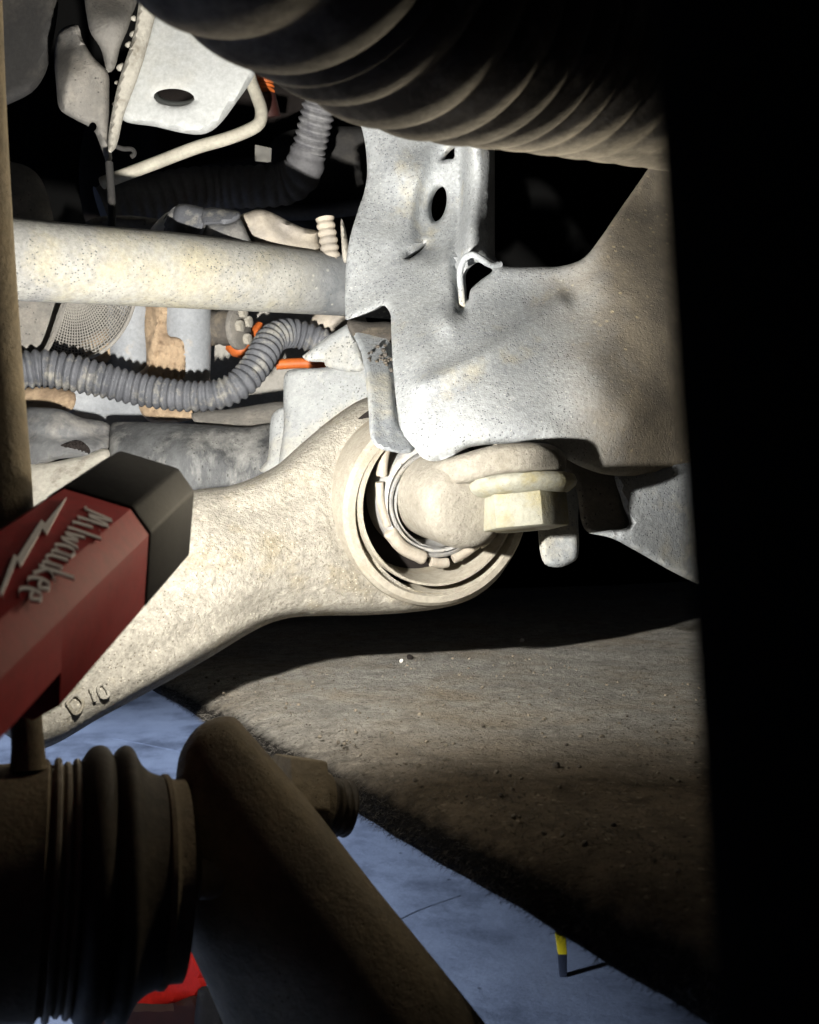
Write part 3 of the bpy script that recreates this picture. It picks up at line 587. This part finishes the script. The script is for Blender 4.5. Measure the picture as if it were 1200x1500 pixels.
# row of parts just over the tube
V, Fc = relief([(130, 322), (235, 322), (225, 345), (225, 370), (130, 370)], [(130, 330, 0.60), (235, 330, 0.60), (180, 365, 0.60)], 0.02, sp=7, roll=(6, 0.003))
tag(mk('rough_ledge', V, Fc, M['greysteel'], angle=60), 'speckled grey ledge in shade over the tube', 'ledge')
cl = thing('hose_clamp', 'grey plastic clamp with overlapping bands over the pale tube', 'clamp', P(300, 330, 0.60))
V, Fc = relief([(216, 345), (232, 322), (250, 310), (246, 345), (240, 375), (216, 375)], [(218, 350, 0.594), (250, 312, 0.592), (240, 370, 0.592)], 0.02, sp=6, roll=(8, 0.006)); mk('white_end', V, Fc, M['whiteplastic'], cl, angle=60)
V, Fc = relief([(238, 325), (258, 302), (260, 320), (258, 385), (236, 385)], [(238, 330, 0.592), (260, 310, 0.590), (250, 380, 0.59)], 0.02, sp=6, roll=(5, 0.003)); mk('end_band', V, Fc, M['rubber'], cl, angle=60)
V, Fc = relief([(257, 303), (300, 305), (305, 320), (297, 345), (297, 390), (257, 390)], [(258, 310, 0.587), (300, 310, 0.586), (275, 340, 0.583), (275, 385, 0.585)], 0.02, sp=6, roll=(8, 0.005)); mk('wide_band', V, Fc, M['hose'], cl, angle=60)
V, Fc = relief([(298, 330), (340, 325), (350, 318), (362, 340), (385, 400), (297, 400)], [(300, 335, 0.592), (350, 325, 0.590), (330, 350, 0.586), (330, 390, 0.588)], 0.02, sp=6, roll=(8, 0.005)); mk('lower_band', V, Fc, M['rubber'], cl, angle=60)
V, Fc = relief([(298, 306), (350, 309), (352, 318), (338, 327), (310, 329), (297, 328)], [(300, 310, 0.584), (350, 312, 0.586), (320, 326, 0.580)], 0.012, sp=5, roll=(6, 0.004)); mk('upper_band', V, Fc, M['hose'], cl, angle=60)
V, Fc = relief([(350, 318), (362, 311), (380, 306), (400, 312), (440, 332), (466, 338), (466, 338), (468, 385), (385, 378), (368, 355)], [(355, 318, 0.604), (385, 310, 0.602), (465, 340, 0.612), (400, 350, 0.600), (460, 380, 0.612), (390, 395, 0.604)], 0.02, sp=7, roll=(12, 0.006), feats=[ridge([(395, 320), (430, 345), (466, 350)], 0.003, 7)])
tag(mk('tan_cover', V, Fc, M['beige'], angle=60), 'smooth tan plastic cover just over the pale tube', 'cover')
V, Fc = tube(pxd([(476, 320, 0.615), (480, 345, 0.615), (486, 385, 0.615)]), 0.0058, 0.0007, 18, ribs(0.0045, 0.2, 0.6))
tag(mk('ribbed_stub', V, Fc, M['beige'], angle=60), 'short ribbed beige hose end beside the tan cover', 'hose')
V, Fc = relief([(500, 320), (506, 335), (512, 380), (504, 385), (500, 350)], [(500, 320, 0.61), (506, 380, 0.61), (510, 350, 0.612)], 0.01, sp=4, roll=(4, 0.002))
tag(mk('cream_sliver', V, Fc, M['flange'], angle=60), 'narrow cream upright strip next to the crossmember edge', 'strip')

# tank and fittings below the tube
tank = thing('washer_tank', 'pale grey plastic tank with two rounded lobes and dried mud', 'tank', P(230, 520, 0.70))
V, Fc = tube(pxd([(192, 400, 0.70), (190, 520, 0.70), (190, 640, 0.70)]), [0.0155, 0.0155, 0.0155], 0.01, 40); mk('lobe', V, Fc, M['tank'], tank)
V, Fc = tube(pxd([(271, 400, 0.70), (273, 480, 0.70), (272, 556, 0.70), (272, 640, 0.70)]), [0.0165, 0.0170, 0.0165, 0.0165], 0.01, 40); mk('lobe', V, Fc, M['tank'], tank)
V, Fc = relief([(213, 440), (242, 440), (246, 490), (262, 495), (270, 505), (268, 560), (240, 572), (205, 562), (202, 548), (214, 535)], [(215, 450, 0.69), (240, 450, 0.682), (230, 520, 0.684), (262, 510, 0.682), (262, 560, 0.682), (206, 555, 0.684)], 0.012, sp=4, roll=(5, 0.002),
               feats=[ridge([(232, 440), (226, 500), (215, 545)], -0.004, 6), lambda q: 0.0012 * np.sin(q[:, 0] * 0.9) * np.sin(q[:, 1] * 0.7)])
mk('mud_cake', V, Fc, M['mud'], tank, angle=60)
V, Fc = relief([(150, 480), (172, 475), (178, 500), (172, 530), (130, 525), (110, 508)], [(150, 485, 0.69), (172, 500, 0.688), (130, 520, 0.69)], 0.02, sp=5, roll=(5, 0.003)); mk('mud_cake', V, Fc, M['mud'], tank, angle=60)
V, Fc = relief([(30, 570), (108, 574), (106, 600), (70, 606), (30, 600)], [(30, 575, 0.66), (105, 578, 0.66), (60, 600, 0.655)], 0.02, sp=5, roll=(5, 0.003)); mk('mud_cake', V, Fc, M['mud'], tank, angle=60)
V, Fc = relief([(205, 592), (285, 596), (290, 612), (220, 618)], [(205, 595, 0.664), (285, 600, 0.664), (240, 615, 0.66)], 0.02, sp=5, roll=(5, 0.003)); mk('mud_cake', V, Fc, M['mud'], tank, angle=60)
V, Fc = relief([(108, 560), (215, 570), (222, 610), (215, 640), (108, 640)], [(110, 580, 0.68), (215, 590, 0.68), (140, 600, 0.683), (160, 630, 0.676)], 0.02, sp=7, roll=(6, 0.004)); mk('lower_lip', V, Fc, M['tank'], tank, angle=60)

V, Fc = relief([(280, 440), (520, 440), (520, 660), (280, 660)], [(280, 440, 0.80), (520, 440, 0.79), (280, 660, 0.78), (520, 660, 0.77)], 0.02, sp=14, roll=(8, 0.004))
tag(mk('backing_sheet', V, Fc, M['palewall'], angle=60), 'plain grey beige panel behind the rising grey hose', 'panel')
ft = thing('pipe_flange', 'dark round pipe fitting with a bolted flange beside the tank', 'fitting', P(340, 485, 0.70))
a_ = (0.93, -0.30, -0.05); fc = P(310, 480, 0.71)
mk('barrel', *lathe(fc, a_, [(-0.01, 0.011), (0.0, 0.0125), (0.006, 0.0112), (0.010, 0.0125), (0.016, 0.012), (0.019, 0.0132), (0.019, 0.0005)], 40), M['fitting'], ft)
mk('flange', *lathe(fc, a_, [(0.0185, 0.0005), (0.0185, 0.0145), (0.0195, 0.0152), (0.0225, 0.0152), (0.023, 0.0145), (0.023, 0.0005)], 40), M['greysteel'], ft)
a, u, v = frame(a_)
for k, (du, dv) in enumerate(((-0.006, 0.005), (-0.006, -0.007), (0.006, 0.0), (0.002, 0.010))):
    c = fc + a * 0.023 + u * du + v * dv
    mk('bolt_head', *prism([c + 0.0042 * (math.cos(R(60*j)) * u + math.sin(R(60*j)) * v) for j in range(6)], a * 0.004), M['flange'], ft, bevel=0.0005)
V, Fc = tube(pxd([(340, 505, 0.735), (352, 514, 0.732), (366, 500, 0.735), (385, 480, 0.74)]), 0.0058, 0.003, 14)
tag(mk('orange_cable', V, Fc, M['orange']), 'short bent orange cable by the bolted pipe flange', 'cable')
V, Fc = tube(pxd([(405, 534, 0.70), (440, 532, 0.70), (480, 533, 0.70)]), 0.0036, 0.003, 14)
tag(mk('orange_cable', V, Fc, M['orange']), 'straight orange cable passing behind the folded sheet bracket', 'cable')
V, Fc = tube(pxd([(478, 474, 0.69), (482, 481, 0.68), (520, 486, 0.68)]), [0.007, 0.0135, 0.0135], 0.002, 24)
tag(mk('rubber_plug', V, Fc, M['beige']), 'round beige rubber plug under the end of the tube', 'plug')

# woven screen: ribs fanning from one corner and hoops across them
scr = thing('mesh_screen', 'fine woven wire screen in a curved frame under the tube', 'screen', P(120, 480, 0.66))
wr = []; c0 = np.array((110.0, 405.0))
ang = lambda d: R(d)
for r_ in np.arange(36, 122, 4.2):
    wr.append(tube(pxd([(c0[0] + 1.0 * r_ * math.cos(ang(t)) * 0.75, c0[1] + r_ * math.sin(ang(t)), 0.655 + 0.00006 * r_) for t in np.linspace(15, 128, 13)]), 0.00042, 0.004, 4, caps=False))
for t in np.linspace(15, 128, 34):
    wr.append(tube(pxd([(c0[0] + r_ * math.cos(ang(t)) * 0.75, c0[1] + r_ * math.sin(ang(t)), 0.6546 + 0.00006 * r_) for r_ in np.linspace(30, 120, 6)]), 0.00038, 0.006, 4, caps=False))
tag(mk('weave', *join(*wr), M['mesh'], scr), kind='stuff')
V, Fc = tube(pxd([(c0[0] + 122 * math.cos(ang(t)) * 0.75, c0[1] + 122 * math.sin(ang(t)), 0.66) for t in np.linspace(10, 130, 12)]), 0.0013, 0.004, 8); mk('rim', V, Fc, M['mesh'], scr)
V, Fc = relief([(92, 440), (100, 440), (66, 522), (28, 532), (28, 526), (60, 518)], [(95, 442, 0.615), (62, 520, 0.605), (30, 530, 0.60)], 0.006, sp=4, roll=(3, 0.001)); mk('edge_strip', V, Fc, M['greysteel'], scr)
V, Fc = relief([(60, 440), (180, 440), (170, 500), (110, 530), (60, 530)], [(60, 440, 0.70), (180, 440, 0.70), (110, 530, 0.69)], 0.006, sp=10, roll=(4, 0.001)); mk('backing', V, Fc, M['darkpanel'], scr)

# black covers
V, Fc = relief([(163, 620), (172, 618), (240, 619), (300, 622), (360, 626), (405, 622), (420, 640), (420, 730), (160, 740), (160, 660)], [(165, 625, 0.60), (280, 625, 0.60), (400, 630, 0.60), (165, 700, 0.572), (280, 700, 0.57), (400, 700, 0.57), (280, 655, 0.572), (400, 660, 0.575), (170, 660, 0.575)], 0.03, sp=7, roll=(9, 0.006),
               feats=[lambda q: 0.0009 * np.sin(q[:, 0] * 0.16 + 1.7 * np.sin(q[:, 1] * 0.07)) * np.sin(q[:, 1] * 0.10)])
tag(mk('chalky_cover', V, Fc, M['cover'], angle=60), 'black plastic cover smeared with chalky dust behind the torch head', 'cover')
V, Fc = relief([(280, 606), (330, 600), (440, 592), (440, 650), (350, 640), (300, 632)], [(280, 610, 0.632), (430, 600, 0.64), (350, 630, 0.62), (430, 640, 0.62)], 0.02, sp=7, roll=(6, 0.003))
tag(mk('grey_lip', V, Fc, M['greysteel'], angle=60), 'thin grey ledge along the top of the chalky cover', 'ledge')
V, Fc = relief([(36, 600), (60, 597), (90, 600), (120, 612), (160, 622), (160, 655), (130, 668), (90, 672), (36, 682)], [(40, 610, 0.595), (90, 605, 0.59), (150, 630, 0.60), (60, 640, 0.58), (140, 650, 0.585), (40, 670, 0.578)], 0.03, sp=6, roll=(8, 0.005), feats=[ridge([(40, 635), (100, 640), (155, 635)], 0.004, 8)])
bt = thing('torn_boot', 'torn black rubber boot left of the chalky cover', 'boot', P(100, 640, 0.59)); mk('shell', V, Fc, M['rubber'], bt, angle=60)
V, Fc = relief([(75, 668), (85, 655), (100, 648), (118, 646), (130, 655), (132, 664), (110, 668)], [(80, 660, 0.576), (130, 660, 0.576), (105, 650, 0.574)], 0.004, sp=3, roll=(3, 0.001), feats=[lambda q: 0.001 * np.sin(q[:, 0] * 0.8) * np.sin(q[:, 1] * 0.9)]); mk('torn_flap', V, Fc, M['cavity'], bt, angle=30)
V, Fc = relief([(30, 684), (70, 678), (120, 668), (158, 658), (160, 690), (140, 740), (30, 760)], [(35, 690, 0.57), (150, 670, 0.575), (100, 720, 0.558), (40, 740, 0.555)], 0.03, sp=7, roll=(5, 0.003))
tag(mk('pale_bracket', V, Fc, M['flange'], angle=60), 'pale dirty metal bracket under the torn black boot', 'bracket')

# ------------------------------------------------------------------ foreground: drop link, its ball joint and the bar end
link = thing('drop_link', 'dusty drop link with upright rod and ribbed ball joint boot', 'drop link', P(60, 1290, 0.19))
V, Fc = tube(pxd([(-55, -60, 0.30), (-45, 200, 0.295), (-24, 500, 0.285), (2, 740, 0.270), (39, 1060, 0.246), (42, 1130, 0.243)]), [0.0105, 0.0105, 0.0098, 0.0080, 0.0036, 0.0042], 0.006, 32)
mk('rod', V, Fc, M['arm_rubber'], link)
BX = (0.93, 0.34, -0.06); BO = P(110, 1296, 0.250)
k_ = 0.250 / 1500; q_ = 0.80
mk('housing', *lathe(BO, BX, [(-0.06, 0.001), (-0.06, 150*k_), (-0.045, 168*k_), (-0.020, 174*k_), (-0.010, 178*k_), (-0.0080, 181*k_), (-0.0070, 172*k_), (0.001, 171*k_), (0.001, 0.001)], 96), M['arm_rubber'], link, angle=30)
for i, x in enumerate((-0.0062, -0.0039, -0.0017)):
    rr = (182, 176, 180)[i] * k_
    mk('clamp_ring', *lathe(BO, BX, [(x, rr*0.9), (x, rr - 0.0004), (x + 0.0004, rr), (x + 0.0011, rr), (x + 0.0015, rr - 0.0004), (x + 0.0015, rr*0.9)], 96), M['band'], link, angle=40)
prof = [(-0.0005, 170*k_), (0.0008, 182*k_), (0.0025, 194*k_), (0.0050, 199*k_), (0.0075, 196*k_), (0.0090, 187*k_), (0.0098, 183*k_), (0.0108, 192*k_), (0.0130, 198*k_), (0.0150, 195*k_), (0.0168, 180*k_), (0.0185, 168*k_), (0.0210, 158*k_), (0.0235, 153*k_), (0.0250, 150*k_), (0.026, 60*k_)]
pr = crom([(x * q_, r) for x, r in prof], n=60)
mk('boot', *lathe(BO, BX, pr.tolist(), 96), M['boot'], link, angle=60)
mk('collar', *lathe(BO, BX, [(0.0195, 90*k_), (0.0195, 150*k_), (0.0202, 154*k_), (0.0213, 154*k_), (0.022, 149*k_), (0.0226, 146*k_), (0.0255, 146*k_), (0.0255, 0.001)], 96), M['arm_rubber'], link, angle=40)
SX = BO + np.array(frame(BX)[0]) * 0.030
mk('stud', *lathe(SX, BX, [(0, 0.001), (0, 0.0055), (0.012, 0.0055), (0.012, 0.001)], 32), M['band'], link)

V, Fc = relief([(262, 1110), (280, 1075), (300, 1058), (325, 1050), (345, 1052), (362, 1070), (415, 1130), (467, 1192), (513, 1252), (560, 1312), (640, 1410), (735, 1530), (800, 1620), (420, 1700), (345, 1540), (303, 1443), (271, 1369), (258, 1290), (256, 1180)],
               lambda q: 0.264 - 0.00005 * (q[:, 1] - 1100) + 0.016 * (((q[:, 0] - 300) * 0.80 - (q[:, 1] - 1150) * 0.60) / 150) ** 2 * (np.abs(((q[:, 0] - 300) * 0.80 - (q[:, 1] - 1150) * 0.60)) < 400), 0.022, sp=10, roll=(34, 0.010))
tag(mk('stabilizer_bar', V, Fc, M['arm_rubber'], angle=60), 'broad dark flattened bar end slanting down in front of the floor', 'bar')
nut = thing('lock_nut', 'brown hex nut on a stud end beside the slanting bar', 'nut', P(470, 1180, 0.29))
NX = (0.88, 0.42, -0.22); NC = P(402, 1172, 0.312); a, u, v = frame(NX)
nk = 0.316 / 1500
mk('hex', *prism([NC + 74*nk * (math.cos(R(60*j + 8)) * u + math.sin(R(60*j + 8)) * v) for j in range(6)], a * 0.0125), M['arm_rubber'], nut, bevel=0.0009, segs=2)
mk('crown', *lathe(NC, NX, [(0.012, 54*nk), (0.0145, 52*nk), (0.0165, 47*nk), (0.0165, 0.001)], 40), M['arm_rubber'], nut)
V, Fc = tube([NC + a * 0.012, NC + a * 0.0245], 43*nk, 0.0004, 32, ribs(0.0022, 0.07, 1.0), smoothpath=False)
V, Fc = tube([NC + a * t for t in np.linspace(0.012, 0.0245, 10)], 43*nk, 0.0004, 32, ribs(0.0024, 0.08, 1.0))
mk('thread', V, Fc, M['boot'], nut, angle=60)

# ------------------------------------------------------------------ ribbed bellows overhead and the near black post
bpath = pxd([(60, -560, 0.165), (233, -380, 0.178), (384, -220, 0.194), (490, -130, 0.216), (611, -38, 0.240), (790, 18, 0.275), (1002, 72, 0.312), (1180, 115, 0.345), (1330, 150, 0.37)])
def bellow(s_):
    fade = np.clip(1.35 - s_ / 0.17, 0.12, 1); ph = (s_ / 0.0128) % 1
    return 1 + 0.105 * fade * ((1 - np.abs(2 * ph - 1) ** 2.2) - 0.65)
V, Fc = tube(bpath, 0.0352, 0.0009, 112, bellow)
tag(mk('ribbed_bellows', V, Fc, M['bellows'], angle=70), 'large dark ribbed rubber bellows crossing the top of the view', 'bellows')
pa = P(962, -150, 0.050); pb = P(1083, 1650, 0.050)
rr = 0.018; dirp = (pb - pa) / np.linalg.norm(pb - pa); side = np.cross(dirp, (0, 1, 0)); side = side if side[0] > 0 else -side; side /= np.linalg.norm(side)
V, Fc = tube([pa + side * rr, (pa + pb) / 2 + side * rr, pb + side * rr], rr, 0.01, 48)
tag(mk('black_post', V, Fc, M['black']), 'unlit black post close to the lens along the right edge', 'post')

# ------------------------------------------------------------------ felt liner: a thick pad with a rounded, fuzzy edge
e0 = np.array((-0.119, 0.537)); e1 = np.array((0.060, 0.2235)); ed = (e1 - e0) / np.linalg.norm(e1 - e0); en = np.array((-ed[1], ed[0]));
if en[0] < 0: en = -en
ZT = CZ - 0.088
prof = [(-0.002, -0.031), (-0.005, -0.026), (-0.0055, -0.020), (-0.004, -0.013), (0.001, -0.0075), (0.009, -0.0032), (0.022, 0.0)] + [(t, 0.0) for t in np.linspace(0.029, 0.34, 42)] + [(0.40, 0.0), (0.7, 0.0)]
st = np.concatenate([np.linspace(-0.50, -0.06, 20)[:-1], np.linspace(-0.06, 0.40, 190), np.linspace(0.40, 0.60, 10)[1:]])
V = []; Fc = []
def nz(x, y): return 0.00035 * math.sin(x * 61 + 1.3 * math.sin(y * 47)) + 0.00025 * math.sin(y * 93 + x * 40) + 0.00025 * math.sin(x * 210 + y * 170)
for s in st:
    b0 = e0 + ed * (s + 0.0)
    for (dx, dz) in prof:
        q = b0 + en * (dx + 0.0003 * math.sin(s * 90) + 0.0002 * math.sin(s * 230 + 1))
        tk = 0.40 + 0.22 * min(1.0, max(0.0, s / 0.34)); dzz = dz * tk
        lift = 0.010 * max(0.0, min(1.0, (q[0] - 0.17) / 0.15)) ** 2
        V.append((q[0], q[1], ZT + dzz + nz(q[0], q[1]) + lift))
n = len(prof)
for i in range(len(st) - 1):
    for j in range(n - 1): Fc.append((i*n + j, i*n + j + 1, (i+1)*n + j + 1, (i+1)*n + j))
V = np.array(V); B = V.copy(); B[:, 2] -= 0.0
felt = thing('felt_liner', 'thick brown grey felt liner pad with a fuzzy slanting edge', 'liner', (e0[0], e0[1], ZT - 0.03))
under = [(i*n, (i+1)*n, (i+1)*n + n - 1, i*n + n - 1) for i in range(len(st) - 1)]
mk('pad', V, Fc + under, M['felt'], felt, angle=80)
fb = []
def blade(p, d, L, wd):
    d = d / np.linalg.norm(d); s_ = np.cross(d, rng.normal(size=3)); s_ /= np.linalg.norm(s_); c_ = np.cross(d, s_) * rng.uniform(-0.5, 0.5)
    m_ = p + d * L * 0.55 + c_ * L * 0.3
    t_ = p + d * L + c_ * L
    return np.array([p - s_ * wd, p + s_ * wd, m_ + s_ * wd * 0.7, t_, m_ - s_ * wd * 0.7]), [(0, 1, 2, 4), (4, 2, 3)]
for k in range(16000):
    s = rng.uniform(-0.02, 0.40); t = rng.uniform() ** 1.3
    j = rng.uniform(0, 7)
    i0 = int(j); f_ = j - i0
    dx = prof[i0][0] * (1 - f_) + prof[i0+1][0] * f_; dz = (prof[i0][1] * (1 - f_) + prof[i0+1][1] * f_) * (0.40 + 0.22 * min(1.0, max(0.0, s / 0.34)))
    q = e0 + ed * s + en * dx
    out = np.array((-en[0], -en[1], 0.0)) * (1 - j / 9) + np.array((0, 0, 1.0)) * (j / 8 - 0.35) + rng.normal(size=3) * 0.6
    fb.append(blade(np.array((q[0], q[1], ZT + dz + nz(q[0], q[1]))), out, rng.uniform(0.0008, 0.0036), rng.uniform(0.00003, 0.00008)))
for k in range(6000):
    s = rng.uniform(-0.02, 0.40); dx = rng.uniform(0.01, 0.16)
    q = e0 + ed * s + en * dx
    fb.append(blade(np.array((q[0], q[1], ZT + nz(q[0], q[1]) - 0.0001)), rng.normal(size=3) * np.array((1, 1, 0.25)) + np.array((0, 0, 0.2)), rng.uniform(0.001, 0.003), rng.uniform(0.00005, 0.0001)))
tag(mk('fibres', *join(*fb), M['fibre'], felt, smooth=False), kind='stuff')
gr = []
def pebble(c, r_, n_=7):
    return lathe(c, (rng.normal(), rng.normal(), 1.5), [(-r_*0.8, r_*0.25), (-r_*0.4, r_*0.8), (0.1*r_, r_), (r_*0.5, r_*0.75), (r_*0.8, r_*0.25)], n_, wob=0.12)
for k in range(1500):
    s = rng.uniform(0.0, 0.42); dx = rng.uniform(0.004, 0.22); q = e0 + ed * s + en * dx
    r_ = 0.0002 + 0.0008 * rng.uniform() ** 4
    gr.append(pebble(np.array((q[0], q[1], ZT + nz(q[0], q[1]) + r_ * 0.3)), r_))
tag(mk('grit', *join(*gr), M['grit']), 'fine grit and crumbs lying on the felt liner', 'grit', kind='stuff')
def padpt(x, y, up=0.0):
    d = (0.088 - up) * F / (y - 750); return P(x, y, d)
for (x, y, r_, m_, lb) in ((765, 938, 0.0018, 'whiteplastic', 'small white stone near the far shaded part of the liner'), (600, 963, 0.0022, 'cavity', 'black flake lying on the lit felt near the shadow edge'),
                           (815, 1122, 0.0016, 'fitting', 'dark brown crumb in the middle of the felt liner'), (588, 968, 0.0014, 'whiteplastic', 'pale chip beside the black flake on the felt')):
    tag(mk('stone', *pebble(padpt(x, y, 0.001), r_, 8), M[m_], smooth=False), lb, 'stone')

# ------------------------------------------------------------------ things on the floor
def fl(x, y): d = CZ * F / (y - 750); return P(x, y, d)
ym = thing('floor_marker', 'small upright black strip with a yellow top on the floor', 'marker', fl(825, 1432)); p0 = fl(825, 1432)
d0 = p0[1]; wpx = lambda a: a / F * d0
V, Fc = prism([p0 + np.array((-wpx(5), 0, 0)), p0 + np.array((wpx(6), 0, 0)), p0 + np.array((wpx(6), 0, wpx(34))), p0 + np.array((-wpx(7), 0, wpx(34)))], (0, 0.006, 0)); mk('stem', V, Fc, M['torchblack'], ym, bevel=0.0008)
V, Fc = prism([p0 + np.array((-wpx(7), -0.001, wpx(34))), p0 + np.array((wpx(6), -0.001, wpx(34))), p0 + np.array((wpx(4), -0.001, wpx(60))), p0 + np.array((-wpx(11), -0.001, wpx(64)))], (0, 0.008, 0)); mk('tip', V, Fc, M['yellow'], ym, bevel=0.0008)
jk = thing('trolley_jack', 'bright red jack with a black foot standing behind the bar', 'jack', P(265, 1540, 0.62))
V, Fc = relief([(236, 1365), (270, 1368), (290, 1400), (304, 1443), (288, 1462), (250, 1472), (150, 1500), (150, 1420), (215, 1380)], [(240, 1370, 0.60), (300, 1440, 0.59), (200, 1480, 0.60)], 0.05, sp=9, roll=(8, 0.004)); mk('frame', V, Fc, M['jackred'], jk, angle=40)
V, Fc = relief([(130, 1478), (250, 1470), (290, 1460), (292, 1540), (130, 1580)], [(140, 1490, 0.585), (290, 1465, 0.585), (200, 1560, 0.585)], 0.05, sp=9, roll=(5, 0.003)); mk('side_rail', V, Fc, M['redboot'], jk, angle=40)
V, Fc = relief([(290, 1450), (310, 1446), (330, 1490), (330, 1560), (290, 1560)], [(290, 1455, 0.58), (330, 1500, 0.58), (300, 1550, 0.58)], 0.04, sp=8, roll=(5, 0.003)); mk('foot', V, Fc, M['torchblack'], jk, angle=40)
